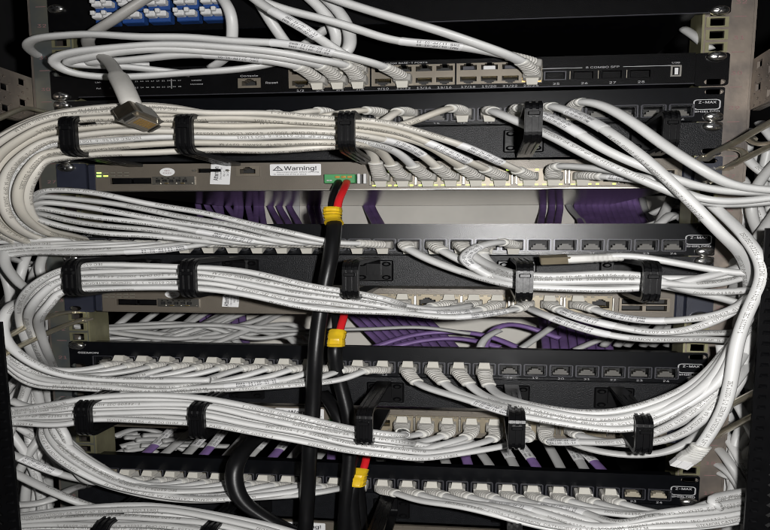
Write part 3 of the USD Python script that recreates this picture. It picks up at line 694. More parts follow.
put(body, 'plug_clip', obox(tip+d2*13+up*8.7, (side, d2, up), (6, 12, .8), .3), 'bare_steel')
put(body, 'plug_nose', obox(tip+d2*27, (side, d2, up), (7.4, 4.5, 5.6), .8), 'shield_tan')
put(body, 'shell_lip', obox(tip+d2*24.2, (side, d2, up), (10.4, 1.2, 8.5), .5), 'bare_steel')
for q_ in (-1, 1): put(body, 'shell_ear', obox(tip+d2*27+side*q_*9.0, (side, d2, up), (.9, 5, 4.5), .3), 'bare_steel')
for i in range(6): put(body, 'pin', obox(tip+d2*31.6+side*(i-2.5)*2.0+up*1.2, (side, d2, up), (.7, .6, 3.4), .15), 'pin_gold')

# ------------------------------------------------------------------ cables of the first patch panel, running right
UE = .17
def ep(n, u): return port(PX[n-1], u+UE, .5)
def lab(n, nm, rest): return f'white cable in the {ORD[n-1]} port of the {nm} patch panel{rest}'
cable(lab(17, 'topmost', ', sweeping down right'), ep(17, 0)+pp([(493, 111, -38), (530, 127, -60), (570, 146, -75), (630, 175, -80), (680, 195, -82), (722, 203.5, -76), (775, 202, -70), (815, 196, -62)]), 4.2, WH, True, None, 1)
cable(lab(18, 'topmost', ', crossing the open ring'), ep(18, 0)+pp([(520, 108, -38), (545, 116, -56), (575, 131, -72), (625, 159, -82), (680, 181, -84), (720, 189.5, -80), (775, 193, -72), (815, 194, -66)]), 4.2, WH, True, (66, 40))
cable(lab(19, 'topmost', ', running steeply down'), ep(19, 0)+pp([(552, 106.5, -38), (575, 114, -54), (605, 130, -74), (640, 154, -90), (670, 182, -98), (700, 211, -100), (722, 234, -98), (742, 257, -86), (750, 285, -62), (744, 312, -20)]), 4.3, WH, True, (58, 40), 3)
cable(lab(20, 'topmost', ', highest arc on the right'), ep(20, 0)+pp([(580, 102.5, -36), (600, 105, -50), (630, 121, -64), (660, 142, -76), (700, 168, -88), (735, 186, -86), (790, 191, -80)]), 4.4, WH, True)

# ------------------------------------------------------------------ the big cream bundle: first tan switch and first patch panel, out to the left
def b1(r, d0, k):
    j = lambda a=1.0: rng.uniform(-a, a)
    return [(330, 118+30*r+j(), d0), (250, 113+37*r+j(), d0-3), (180, 112+39*r+j(.6), d0-4), (110, 111+43*r+j(.6), d0-6), (68, 115+43*r, d0-8), (46, 120+41*r, d0-10),
            (lerp(20, 36, r), lerp(131, 170, r), d0-12), (lerp(-10, 28, r), lerp(152, 187, r), d0-10), (lerp(-22, 27, r), lerp(190, 202, r), d0-4), (lerp(-10, 33, r), lerp(224, 217, r), d0+8), (lerp(18, 48, r), lerp(243, 229, r), d0+30), (lerp(50, 72, r), lerp(249, 236, r), d0+62), (100, 244, 30)]
tanp = [x for q in BLK for x in q]
def tp(i, u): return port(tanp[i], u+(.095 if u == 2 else .0), -1.0)
J1 = [[(375, 161, -36), (366, 147, -54)], [(391, 164, -36), (378, 150, -54)], [(413, 166, -36), (394, 151, -54)], [(437, 167, -36), (408, 147, -56)], [(461, 167, -36), (430, 147, -56), (395, 136, -62)], [(487, 170, -36), (455, 155, -56), (408, 135, -66)], [(520, 171.5, -36), (495, 160, -54), (450, 141, -66), (396, 126, -72)]]
for i, (jn, r, dd, cl) in enumerate(zip(J1, (1.0, .83, .66, .5, .33, .17, .0), (-82, -91, -82, -91, -82, -91, -82), (IV, CR, WH, IV, CR, CR, IV))):
    cable(f'cream cable in the {ORD[i]} jack of the topmost tan switch, leaving left', tp(i, 2)+pp(jn+b1(r, dd, i)), 3.65, cl, True, (58, 36) if i in (5, 6, 3) else None, 3, 'cables of the big cream bundle')
E1L = [(16, [(450, 108.5, -38), (425, 117, -50), (385, 128, -60)], .42, -72, CR), (14, [(397, 112, -38), (380, 123, -50), (360, 128, -58)], .25, -72, IV), (13, [(365, 110.5, -38), (335, 114, -50), (300, 119, -58)], .08, -72, CR),
       (11, [(318, 111, -38), (290, 115, -50), (262, 120, -58)], -.08, -74, IV), (9, [(270, 114, -38), (235, 117, -52)], -.1, -62, CR), (7, [(226, 116, -38), (196, 117, -52)], .58, -64, IV), (6, [(204, 117, -38), (176, 122, -50)], .75, -66, CR), (5, [(182, 117, -38), (152, 126, -50)], .92, -66, CR)]
for n, jn, r, dd, cl in E1L:
    pts = b1(r, dd, n); last = jn[-1][0]-28
    cable(f'cream cable in the {ORD[n-1]} port of the topmost patch panel, leaving left', ep(n, 0)+pp(jn+[q for q in pts if q[0] < last or q[0] < 60]), 3.6, cl, True, None, 3 if n > 9 else 1, 'cables of the big cream bundle')
cable('white cable in the eighth jack of the topmost tan switch, lying level to the right', tp(7, 2)+pp([(556, 167, -36), (585, 167.5, -48), (625, 173, -62), (680, 185, -70), (722, 190, -74), (800, 196, -70)]), 4.0, GR, True)
cable('white cable with a paper label in the ninth jack of the topmost tan switch', tp(8, 2)+pp([(596, 176, -34), (622, 178, -48), (660, 184, -66), (700, 197, -88), (735, 201, -88), (800, 195, -82)]), 4.0, WH, True, (46, 46))

# ------------------------------------------------------------------ second patch panel: left stack and right fan
def e2(r, d0):
    return [(110, lerp(196, 238, r), d0-14), (62, lerp(190, 229, r), d0-14), (42, lerp(191, 223, r), d0-12), (lerp(33, 36, r), lerp(199, 220, r), d0-4), (lerp(36, 40, r), lerp(211, 222, r), d0+16), (lerp(48, 58, r), lerp(222, 228, r), d0+40), (75, 236, 14)]
for n in range(1, 14):
    xn = Q((PX[n-1], 0, zu(4.17)))[0]
    r = (13-n)/5.5 if n > 7 else 1.0; d0 = -44-(n % 3)*6
    jn = [(xn-24, 243.5, -34), (xn-48, 242.5, -44)]
    pts = e2(r, d0)
    if n < 8:
        tail = [(max(62, xn-80), 238+n*1.8, -50-2*n), (30, 238.5+n*2.2, -56), (-20, 240+n*3, -56)] if n != 2 else [(70, 247, -52), (24, 250, -52), (6, 252, -44), (10, 258, -30), (30, 262, 10)]
        q = pp(jn[:1]+[t_ for t_ in tail])
    else:
        y1 = pts[0][1]; xa = xn-48
        mid = [(lerp(xa, 110, f), lerp(242.5, y1, f)-1.5*math.sin(math.pi*f), d0-14*f) for f in (.35, .7)] if xa > 160 else []
        q = pp(jn+mid+[t_ for t_ in pts if t_[0] < xn-70])
    cable(lab(n, 'second', ', lying to the left'), ep(n, 4)+q, 3.5, WH if n % 3 else GR, True, (60, 40) if n in (2, 7, 10) else None, 3, 'left cables of the second patch panel')
R2 = {14: [(405, 246, -32), (428, 259, -45), (470, 274, -58), (515, 286, -78), (560, 288, -82), (640, 288, -84), (690, 281, -80), (738, 267, -62), (760, 250, -20)],
      15: [(438, 248, -32), (458, 259, -44), (485, 271, -58), (515, 280, -80), (560, 281, -84), (640, 282, -86), (690, 285, -80), (735, 279, -66), (770, 262, -30)],
      16: [(463, 247, -32), (478, 259, -44), (497, 268, -60), (520, 274.5, -82), (560, 275, -86), (645, 277, -88), (690, 290, -76), (735, 292, -70), (770, 284, -40)],
      17: [(482, 251, -32), (488, 262, -40), (503, 272, -52), (525, 278, -64), (580, 283, -68), (650, 284, -70), (700, 293, -66), (735, 303, -58), (765, 320, -20)],
      18: [(503, 242.5, -36), (486, 244.5, -50), (471, 251, -60), (466, 259, -66), (475, 267, -68), (500, 280, -66), (540, 284, -66), (600, 280, -66), (660, 279, -66), (705, 278, -66), (745, 270, -54), (775, 255, -20)]}
for n, q in R2.items():
    cable(lab(n, 'second', ', bending right through the ring' if n != 18 else ', doubling back in a loop'), ep(n, 4)+pp(q), 4.1, WH, True, (64, 34) if n in (18,) else None, 2, None)
# unplugged cable lying in front of the second panel
t, C, ss, T, N, B = cable('white cable with a loose clear plug lying under the second patch panel', pp([(581, 258.5, -62), (595, 257.5, -62), (625, 256, -64), (665, 261, -68), (705, 268, -70), (756, 273.5, -72), (790, 268, -60)]), 4.1, WH)
p0 = P(568, 259, -62); dx = (P(581, 258.5, -62)-p0); dx /= np.linalg.norm(dx); upv = np.array([0, -.3, 1.]); upv -= (upv@dx)*dx; upv /= np.linalg.norm(upv); sv = np.cross(dx, upv)
b = put(t, 'plug', obox(P(555, 259.6, -62), (dx, sv, upv), (9.5, 5.6, 4.6), .7), 'shield_brass')
put(b, 'plug_latch', obox(P(560, 257.3, -64), (dx, sv, upv), (8, 2.6, .7), .3), 'beige_plastic')
sb = np.linspace(0, 34, 24); c = P(567, 259.2, -62)+np.outer(sb, dx); tt, nn, bb = frames(c)
rb = np.where(np.arange(24) % 2 == 0, .35, -.2)*(sb > 14)
put(t, 'boot', loft(c, tt, nn, bb, np.interp(sb, [0, 12, 16, 34], [6.2, 6.2, 5.4, 4.7])+rb, np.interp(sb, [0, 12, 16, 34], [6.0, 5.6, 5.2, 4.7])+rb, 3.0, 14), 'boot_white', smooth=35)

# ------------------------------------------------------------------ second tan switch: left bundle and right fan
def b2(r, d0):
    return [(390, 301+12*r, d0), (350, 292.5+18*r, d0-2), (300, 283+23*r, d0-4), (250, 273+23*r, d0-5), (190, 266.5+21*r, d0-6), (130, 265.5+23*r, d0-8), (82, 266+24*r, d0-8), (62, 270+22*r, d0-10),
            (lerp(42, 52, r), lerp(279, 301, r), d0-10), (lerp(24, 42, r), lerp(296, 314, r), d0-4), (lerp(20, 40, r), lerp(318, 330, r), d0+20), (lerp(30, 46, r), 350, d0+45), (lerp(44, 56, r), 372, 20)]
for i, (pi, jn, r, dd) in enumerate([(1, [(404, 307, -36)], .0, -88), (3, [(434, 306, -36), (412, 309, -54)], .25, -79), (4, [(458, 307, -36), (430, 312, -56)], .5, -88), (5, [(482, 309, -36), (450, 313.5, -58), (420, 312, -70)], .75, -79), (6, [(519, 308, -36), (495, 313, -54), (450, 317, -70), (415, 315, -78)], 1.0, -88)]):
    cable(f'white cable in the {ORD[pi]} jack of the second tan switch, leaving in the left bundle', tp(pi, 6)+pp(jn+b2(r, dd)), 3.5, WH, True, (52, 38) if pi in (5, 6) else None, 4, 'left bundle of the second tan switch', tab=1)
for i, (r, dd) in enumerate(((.12, -70), (.4, -70), (.9, -70))):
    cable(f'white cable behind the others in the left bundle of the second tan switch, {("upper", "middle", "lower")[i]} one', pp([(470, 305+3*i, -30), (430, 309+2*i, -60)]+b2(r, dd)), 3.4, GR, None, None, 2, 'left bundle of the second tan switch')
cable('white cable rising out of the second left bundle to the far left edge', pp([(150, 271, -56), (100, 272, -64), (66, 276, -72), (44, 284, -74), (30, 289, -72), (14, 278, -66), (4, 262, -60), (8, 246, -50), (22, 240, -30)]), 4.0, GR)
for pi, q, tg in ((7, [(556, 308, -36), (572, 315, -50), (600, 323, -60), (645, 331, -68), (690, 329, -74), (728, 314, -78), (758, 288, -60), (775, 270, -30)], (44, 40)), (8, [(590, 308, -36), (612, 315, -50), (650, 320.5, -62), (690, 319.5, -72), (725, 312, -80), (757, 294, -70), (778, 280, -40)], (50, 40))):
    cable(f'white labelled cable in the {ORD[pi]} jack of the second tan switch, running right', tp(pi, 6)+pp(q), 4.1, WH, True, tg, 2, tab=1)
cable('white labelled cable under the jacks of the second tan switch, lowest of the right fan', pp([(531, 309, -30), (545, 315, -46), (572, 325, -56), (610, 335, -60), (650, 339, -58), (700, 340, -50), (742, 341, -36), (775, 336, -10)]), 4.0, WH, None, (26, 40), 2)
cable('white cable crossing level under the right fan of the second tan switch', pp([(580, 318, -40), (620, 327, -46), (660, 334, -48), (700, 333, -44), (738, 332, -34), (770, 326, 0)]), 3.9, GR, None, (6, 34), 1)

# ------------------------------------------------------------------ third patch panel
def e3(r, d0):
    return [(180, 377+15*r, d0), (110, 376+14*r, d0-2), (62, 373+15*r, d0-4), (lerp(28, 34, r), lerp(365, 384, r), d0-6), (lerp(8, 10, r), lerp(350, 368, r), d0-6), (lerp(1, -4, r), lerp(330, 352, r), d0-4), (lerp(7, -8, r), lerp(310, 334, r), d0+6), (lerp(24, 4, r), lerp(300, 316, r), d0+24), (lerp(44, 26, r), lerp(299, 308, r), 16)]
for n in range(2, 14):
    xn, yn = Q((PX[n-1], 0, zu(8.17)))
    r = (n-2)/11; d0 = -54-(n % 3)*7
    jn = [(xn-18, yn+3.5, -34), (xn-42, yn+8+4*r, -46)]
    q = [t_ for t_ in e3(r, d0) if t_[0] < xn-66]
    if n > 8: q = [(lerp(xn-42, 180, .5), lerp(yn+12, 377+15*r, .6), d0)]+q
    cable(lab(n, 'third', ', lying to the left'), ep(n, 8)+pp(jn+q), 3.6, WH if n % 4 else GR, True, (70, 36) if n in (6, 11) else None, 3, 'left cables of the third patch panel', tab=1)
cable('white cable in the big open loop at the left edge beside the third patch panel', pp([(210, 380, -70), (120, 380, -78), (62, 374, -86), (30, 361, -90), (10, 345, -90), (3, 325, -86), (10, 306, -76), (28, 300, -50), (52, 303, -5)]), 4.1, WH, None, None, 2)
R3 = {14: [(414, 380, -32), (428, 388, -46), (470, 401, -64), (522, 416, -86), (600, 428, -90), (642, 426, -92), (682, 409, -94), (716, 383, -96), (738, 342, -92), (748, 300, -70)],
      15: [(441, 380, -32), (456, 391, -46), (490, 403, -66), (522, 411, -88), (600, 422.5, -92), (640, 419, -94), (682, 402, -96), (714, 376, -92), (742, 330, -80), (760, 300, -50)],
      16: [(466, 381, -32), (480, 393, -46), (503, 402, -68), (530, 408, -90), (600, 417.5, -94), (642, 412.5, -94), (684, 396, -92), (716, 368, -84), (744, 332, -60), (768, 310, -20)],
      17: [(487, 382, -32), (494, 391, -46), (512, 400, -70), (545, 407.5, -86), (600, 412.5, -88), (640, 407, -90), (684, 389, -84), (718, 360, -72), (746, 326, -40), (772, 300, 0)]}
for n, q in R3.items(): cable(lab(n, 'third', ', curving up to the right'), ep(n, 8)+pp(q), 3.8, WH, True, (92, 36) if n == 14 else None, 2, tab=1)

# ------------------------------------------------------------------ third tan switch
def b3(r, d0):
    return [(395, 435+21*r, d0), (350, 428+23*r, d0-2), (300, 417.5+23*r, d0-4), (250, 406.5+26*r, d0-5), (200, 397.5+26*r, d0-6), (135, 396+24*r, d0-8), (88, 398+23*r, d0-8), (68, 401+23*r, d0-8), (40, 406+18*r, d0-6), (12, 410+13*r, d0-2), (-18, 409+24*r, d0)]
for i, (pi, jn, r, dd) in enumerate([(1, [(402, 431, -36)], .0, -90), (2, [(424, 433, -36), (405, 437, -54)], .17, -81), (3, [(446, 434.5, -36), (420, 442, -56)], .34, -90), (4, [(468, 436, -36), (440, 445, -58), (415, 450, -72)], .5, -81), (5, [(494, 437.5, -36), (465, 447, -58), (430, 453, -74)], .67, -90), (6, [(528, 437.5, -36), (497, 447.5, -56), (450, 455, -74), (415, 457.5, -86)], 1.0, -90)]):
    cable(f'white cable in the {ORD[pi]} jack of the third tan switch, leaving in the left bundle', tp(pi, 10)+pp(jn+b3(r, dd)), 3.55, WH, True, (40, 36) if pi == 1 else None, 4, 'left bundle of the third tan switch', tab=1)
for i, (r, dd) in enumerate(((.25, -72), (.83, -81), (.75, -71))):
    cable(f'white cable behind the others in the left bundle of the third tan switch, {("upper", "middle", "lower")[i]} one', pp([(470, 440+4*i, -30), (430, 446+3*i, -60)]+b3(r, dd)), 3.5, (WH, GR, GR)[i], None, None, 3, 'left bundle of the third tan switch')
for pi, q in ((7, [(549, 441, -38), (575, 442, -52), (620, 442, -66), (660, 430, -78), (692, 413, -84), (722, 382, -80), (745, 350, -50)]), (8, [(578, 435, -38), (600, 441, -52), (640, 444, -66), (680, 434, -78), (708, 414, -86), (732, 384, -78), (752, 356, -40)])):
    cable(f'white cable in the {ORD[pi]} jack of the third tan switch, rising to the right', tp(pi, 10)+pp(q), 4.1, WH, True, (34, 30) if pi == 7 else None, 1, tab=1)
cable('white cable sagging lowest between the third tan switch and the dangling plug', pp([(566, 440, -30), (590, 449, -40), (630, 455, -46), (665, 452, -50), (690, 441, -50), (720, 416, -36)]), 4.0, GR)
# the dangling one on the right
def loose(label, pts, tipto, col, r=4.1):
    t, C, ss, T, N, B = cable(label, pts, r, col, None, None, 3)
    e = C[-1]; d1 = tipto-e; L = np.linalg.norm(d1); d1 /= L
    sb = np.linspace(-2, L*.62, 24); k = np.clip(sb/(L*.3), 0, 1)[:, None]
    dirs = T[-1]*(1-k)+d1*k; dirs /= np.linalg.norm(dirs, axis=1, keepdims=True)
    c = e-2*T[-1]+np.vstack([np.zeros(3), np.cumsum(dirs[:-1]*np.diff(sb)[:, None], 0)]); tt, nn, bb = frames(c, (0, -1, .3))
    m = sb/(L*.62); rb = np.where(np.arange(24) % 3 < 2, .35, -.3)*(m < .55)
    put(t, 'boot', loft(c, tt, nn, bb, np.interp(m, [0, .5, .62, 1], [5.2, 5.4, 6.6, 6.6])+rb, np.interp(m, [0, .5, .62, 1], [5.2, 5.2, 5.6, 5.2])+rb, 3.4, 16), 'boot_white', smooth=25)
    q = np.array([-3.2, -2.8, -.2, .2]); put(t, 'collar', loft(e+np.outer(q, T[-1]), np.tile(tt[0], (4, 1)), np.tile(nn[0], (4, 1)), np.tile(bb[0], (4, 1)), np.array([4.3, 6.0, 6.0, 4.8]), np.array([4.3, 6.0, 6.0, 4.8]), 2, 16), 'collar', smooth=40)
    o = c[-1]; p = put(t, 'plug', obox(o+tt[-1]*L*.17, (bb[-1], tt[-1], nn[-1]), (5.7, L*.18, 3.9), .7), 'white_plastic')
    put(p, 'plug_latch', obox(o+tt[-1]*L*.12+nn[-1]*5.0, (bb[-1], tt[-1], nn[-1]), (2.8, L*.16, .6), .25), 'white_plastic')
loose('thick white printed cable with a loose plug hanging over the right rail', pp([(712, 205, -70), (738, 229, -92), (754, 249, -104), (762, 269, -106), (757, 292, -106), (745, 320, -106), (736, 350, -106), (729, 388, -106), (721, 415, -106), (711, 433, -104), (700, 447, -102)]), P(676, 466, -96), WH)

# ------------------------------------------------------------------ lowest patch panel
def e4(r, d0):
    return [(300, 489+10*r, d0), (220, 487+13*r, d0-2), (150, 481+15*r, d0-4), (106, 466+19*r, d0-6), (80, 449+24*r, d0-8), (lerp(64, 54, r), lerp(434, 456, r), d0-8), (lerp(57, 42, r), lerp(420, 436, r), d0-2), (lerp(62, 46, r), lerp(406, 420, r), d0+14), (lerp(72, 60, r), 398, 10)]
for n in range(2, 13):
    xn, yn = Q((PX[n-1], 0, zu(12.17)))
    r = (n-2)/10; d0 = -50-(n % 3)*7
    jn = [(xn-17, yn+5.5, -34), (xn-38, yn+9, -46)]
    q = [t_ for t_ in e4(r, d0) if t_[0] < xn-62]
    cable(lab(n, 'lowest', ', lying to the left'), ep(n, 12)+pp(jn+q), 3.6, WH if n % 4 else GR, True, (74, 36) if n in (9,) else None, 3, 'left cables of the lowest patch panel', tab=1)
for n in range(13, 23):
    xn, yn = Q((PX[n-1], 0, zu(12.17))); k = n-13
    q = [(xn+9, yn+9, -32), (xn+34, yn+16.5, -46), (xn+74, yn+23, -60)]
    if xn+78 < 590: q += [(lerp(xn+78, 640, .55), 529-k*1.4, -70-(k % 2)*9)]
    q += [(max(650, xn+110), 530-k*2.5, -74-(k % 2)*9), (712, 525-k*2.7, -74-(k % 2)*9), (770, 514-3*k, -56)]
    cable(lab(n, 'lowest', ', running down right'), ep(n, 12)+pp(q), 3.7, WH if n % 3 else GR, True, (56, 34) if n in (16, 18) else None, 2, 'right cables of the lowest patch panel', tab=1)
for i in range(7):
    r = i/6; d0 = -80-(i % 2)*10
    cable(f'white cable in the lowest bundle at the bottom edge, {ORD[i]} from the top', pp([(-10, 520+10*r, d0), (40, 513+14*r, d0), (95, 507+21*r, d0), (150, 506+23*r, d0), (205, 512+22*r, d0), (245, 520.5+23*r, d0), (285, 531+24*r, d0), (350, 552+24*r, d0)]), 3.6, (WH, GR)[i % 2], None, None, 4, 'lowest bundle at the bottom edge')

# ------------------------------------------------------------------ black power leads
def lead(label, pts, wires, tape):
    t, C, ss, T, N, B = cable(label, pp(pts), 5.4, 'rubber_black', name='power_lead', cat='power cable')
    for nm, col, w in wires:
        c, s = spline(pp(w)); tt, nn, bb = frames(c); put(t, nm, loft(c, tt, nn, bb, 3.0, 3.0, 2, 10), col, smooth=True)
    c, s = spline(pp(tape), 1.6); tt, nn, bb = frames(c, (1, 0, 0)); n = len(c)
    a = 7.0+nr.uniform(-.6, .6, n); b = 6.2+nr.uniform(-.5, .5, n)
    a[-1] *= 1.12; a[-2] *= 1.06
    put(t, 'yellow_tape', loft(c, tt, nn, bb, a, b, 2.6, 14), 'yellow_tape', smooth=25)
lead('black power lead with red wire and yellow tape, hanging from the topmost green terminal', [(334, 215, -36), (334, 226, -46), (330, 260, -58), (322, 300, -62), (316, 350, -66), (313, 400, -66), (310, 450, -66), (307, 500, -64), (305, 545, -62)],
     [('black_wire', 'rubber_black', [(339, 181, -8), (335, 190, -20), (332, 203, -30), (332, 212, -35)]), ('red_wire', 'red_wire', [(347, 181, -8), (344, 189, -22), (339, 200, -32), (337, 212, -36)])], [(333, 208, -34), (332.5, 215, -37), (334, 223, -44)])
lead('black power lead with red wire and yellow tape, hanging from the middle green terminal', [(337, 338, -34), (335, 350, -38), (338, 375, -36), (346, 405, -36), (350, 440, -38), (347, 490, -40), (343, 545, -40)],
     [('black_wire', 'rubber_black', [(333, 306, -8), (335, 315, -20), (336, 325, -28), (336, 334, -33)]), ('red_wire', 'red_wire', [(344, 306, -8), (344, 315, -22), (341, 326, -30), (339, 334, -34)])], [(338, 331, -31), (336.5, 338, -36), (336, 346, -38)])
lead('short black power lead with yellow tape below the third tan switch', [(356, 480, -36), (352, 492, -38), (352, 510, -38), (356, 545, -38)],
     [('black_wire', 'rubber_black', [(355, 440, -8), (359, 452, -18), (360, 462, -26), (359, 472, -34)]), ('red_wire', 'red_wire', [(366, 440, -8), (367, 452, -20), (365, 464, -30), (362, 473, -34)])], [(361, 469, -31), (358.5, 476, -36), (357, 484, -37)])
cable('thick black lead bending in a wide arc behind the lowest left plugs', pp([(272, 428, -12), (255, 440, -40), (240, 456, -62), (234, 474, -70), (240, 497, -72), (256, 512, -70), (290, 530, -66), (330, 548, -60)]), 6.4, 'rubber_black', name='power_lead', cat='power cable')
cable('black lead slanting down behind the third ring panel towards the middle lead', pp([(322, 392, -12), (335, 410, -22), (347, 440, -28), (355, 470, -26), (362, 540, -20)]), 5.4, 'rubber_black', name='power_lead', cat='power cable')

# ------------------------------------------------------------------ wire cable hoops at the sides
def hoop(label, pts, r=3.6):
    r *= .82
    c, s = spline(pp(pts), 3.0); tt, nn, bb = frames(c)
    t = thing('wire_hoop', label, 'cable hoop', c[0]); put(t, 'bent_wire', loft(c, tt, nn, bb, r, r, 2, 12), 'wire_brass', smooth=40)
    put(t, 'foot', obox(c[0]+tt[0]*1.5, (bb[0], tt[0], nn[0]), (5.2, 4.5, 2.0), .8), 'wire_brass')
hoop('brassy wire hoop on the upper right rail, upper rod', [(704, 159, -3), (713, 153, -12), (730, 145, -34), (752, 133, -62), (785, 115, -100)])
hoop('brassy wire hoop on the upper right rail, lower rod', [(724, 168.5, -1), (734, 164, -18), (752, 155, -48), (785, 140, -100)])
hoop('short bent brassy wire on the upper right rail between two rods', [(728, 149, 1), (740, 150, -16), (745, 155, -22), (742, 160, -22), (735, 163, -14)], 3.2)
hoop('brassy wire rod at the far upper right edge', [(748, 138, 0), (755, 143, -16), (764, 144, -30), (785, 140, -60)], 3.2)
hoop('brassy wire rod on the upper left rail, upper one', [(62, 115, 1), (45, 112, -14), (30, 108.5, -26), (20, 109.5, -36), (0, 118, -56), (-30, 130, -90)], 3.4)
hoop('brassy wire rod on the upper left rail, lower one', [(54, 121, 1), (44, 120.5, -12), (34, 121.5, -24), (12, 130, -46), (-25, 146, -90)], 3.4)
hoop('brassy wire rod on the middle left rail, upper one', [(74, 312, 0), (60, 313.5, -18), (40, 320, -44), (14, 333, -78), (-15, 348, -110)], 3.6)
hoop('brassy wire rod on the middle left rail, lower one', [(86, 319, 0), (70, 324, -16), (48, 333, -42), (20, 346, -76), (-10, 362, -110)], 3.6)
hoop('brassy wire rod on the lower right rail, upper one', [(700, 414, 2), (716, 411, -20), (738, 401, -50), (762, 389, -84)], 3.6)
hoop('brassy wire rod on the lower right rail, lower one', [(712, 437, 2), (726, 430, -20), (744, 421, -50), (768, 408, -84)], 3.6)

# ------------------------------------------------------------------ tangles beside the rails
def tangle(n, xa, xb, ya, yb, d0, d1, label, group, seed, r=4.0):
    rg = random.Random(seed)
    for k in range(n):
        L = rg.uniform(.35, .8)*(yb-ya); y0 = rg.uniform(ya-30, yb-L*.6); d = rg.uniform(d0, d1); pts = []
        x = rg.uniform(xa, xb); m = rg.choice((4, 5, 6)); sw = rg.uniform(14, 40)
        for i in range(m):
            pts.append((x, y0+L*i/(m-1)+rg.uniform(-8, 8), d+rg.uniform(-10, 10)))
            x = min(xb, max(xa, x+rg.uniform(-sw, sw)))
        cable(label, pp(pts), r, rg.choice((GR, GR, WH)), None, None, 1 if rg.random() < .35 else None, group)
tangle(30, -12, 50, 262, 560, 12, 95, 'grey network cable in the tangle outside the left rail', 'tangle outside the left rail', 31)
tangle(30, 738, 800, 150, 350, 8, 90, 'grey network cable in the tangle outside the upper right rail', 'tangle outside the upper right rail', 32)
tangle(34, 722, 770, 330, 560, 8, 70, 'grey network cable in the tangle outside the lower right rail', 'tangle outside the lower right rail', 33)
for i, q in enumerate(([(722, 345, -60), (724, 372, -66), (716, 392, -66), (690, 408, -60), (650, 420, -50)], [(752, 330, -50), (742, 362, -56), (728, 388, -60), (700, 412, -58), (670, 428, -50)], [(762, 300, -40), (752, 345, -46), (740, 380, -48), (722, 406, -40), (700, 424, -20)])):
    cable(f'white cable curving down along the right rail behind the printed one, {("inner", "middle", "outer")[i]} one', pp(q), 4.1, WH)
UR = [[(778, 160, -10), (756, 188, -20), (752, 214, -22), (762, 240, -14), (772, 262, 0)], [(742, 178, 10), (756, 204, -8), (764, 232, -18), (757, 262, -22), (745, 298, -14), (736, 334, 8)], [(780, 206, -24), (766, 226, -36), (750, 250, -40), (738, 276, -24), (732, 300, 8)], [(772, 238, -14), (754, 262, -28), (745, 292, -32), (749, 330, -30), (757, 372, -14)], [(732, 254, 10), (741, 284, -10), (753, 312, -18), (757, 346, -20), (749, 388, -6)], [(740, 148, 10), (752, 164, 0), (768, 176, -6), (784, 184, -8)], [(764, 280, 0), (750, 318, -16), (742, 352, -20), (735, 386, -14), (726, 412, 6)]]
for i, q in enumerate(UR):
    cable(f'grey cable twisting outside the upper right rail, {ORD[i]} of seven near ones', pp(q), 3.9, WH if i % 2 else GR, None, None, 1 if i % 2 else None)
UL_ = [[(-6, 250, -20), (6, 278, -30), (10, 308, -26), (4, 340, -20), (14, 372, -10)], [(30, 246, 0), (22, 270, -14), (18, 296, -10), (24, 322, 6)], [(46, 250, 6), (40, 266, -4), (44, 280, -2), (54, 290, 10)], [(26, 388, -10), (28, 430, -24), (36, 478, -22), (30, 540, -16)], [(56, 414, 6), (42, 446, -16), (28, 482, -24), (26, 540, -20)], [(10, 432, -40), (28, 458, -36), (41, 498, -28), (38, 545, -20)], [(16, 478, -36), (34, 446, -34), (54, 420, -16), (66, 404, 8)], [(8, 420, -36), (26, 432, -30), (44, 446, -14), (62, 470, 8)]]
for i, q in enumerate(UL_):
    cable(f'grey cable twisting outside the left rail, {ORD[i]} of eight near ones', pp(q), 3.9, WH if i % 2 else GR, None, None, 1 if i % 2 else None)
LR = [[(716, 446, 10), (726, 458, -6), (738, 478, -12), (754, 512, -6)], [(724, 432, 14), (736, 452, -4), (748, 474, -10), (762, 496, 0)], [(732, 396, 10), (742, 412, -8), (752, 432, -8), (764, 456, 4)], [(712, 462, 12), (726, 470, -4), (740, 488, -10), (746, 516, -4), (744, 545, 10)],
      [(762, 440, 4), (748, 452, -6), (738, 470, -6), (732, 494, 0), (734, 522, 8)], [(764, 474, 0), (746, 478, -6), (730, 477, -4), (716, 470, 12)], [(768, 486, 6), (750, 494, -4), (738, 506, -2), (728, 524, 6), (724, 545, 14)], [(728, 448, 16), (730, 470, 2), (734, 500, 0), (730, 530, 10)], [(758, 420, 8), (746, 436, 0), (738, 460, 2), (742, 490, 4), (752, 520, 8)], [(720, 500, 10), (732, 492, -2), (744, 480, 2), (760, 470, 10)]]
for i, q in enumerate(LR):
    cable(f'grey cable between the lower right rail and door edge, {ORD[i]} of ten near ones', pp(q), 3.9, WH if i % 3 else GR, None, None, 1 if i % 2 else None)
for i, q in enumerate(([(6, 452, -60), (30, 462, -58), (60, 474, -50), (95, 482, -30)], [(8, 470, -70), (40, 486, -70), (80, 503, -66), (110, 512, -40)], [(14, 505, -64), (44, 502, -60), (66, 492, -40), (84, 486, 4)], [(6, 440, -50), (14, 420, -46), (24, 395, -40), (30, 370, -20)], [(10, 400, -66), (30, 407, -64), (50, 406, -60), (80, 400, -50)])):
    cable(f'white cable at the lower left corner beside the slotted duct, {("labelled one sloping right", "long one sloping right", "one rising right", "upright one", "short level one")[i]}', pp(q), 4.1, GR, None, (14, 36) if i == 0 else None, 1)

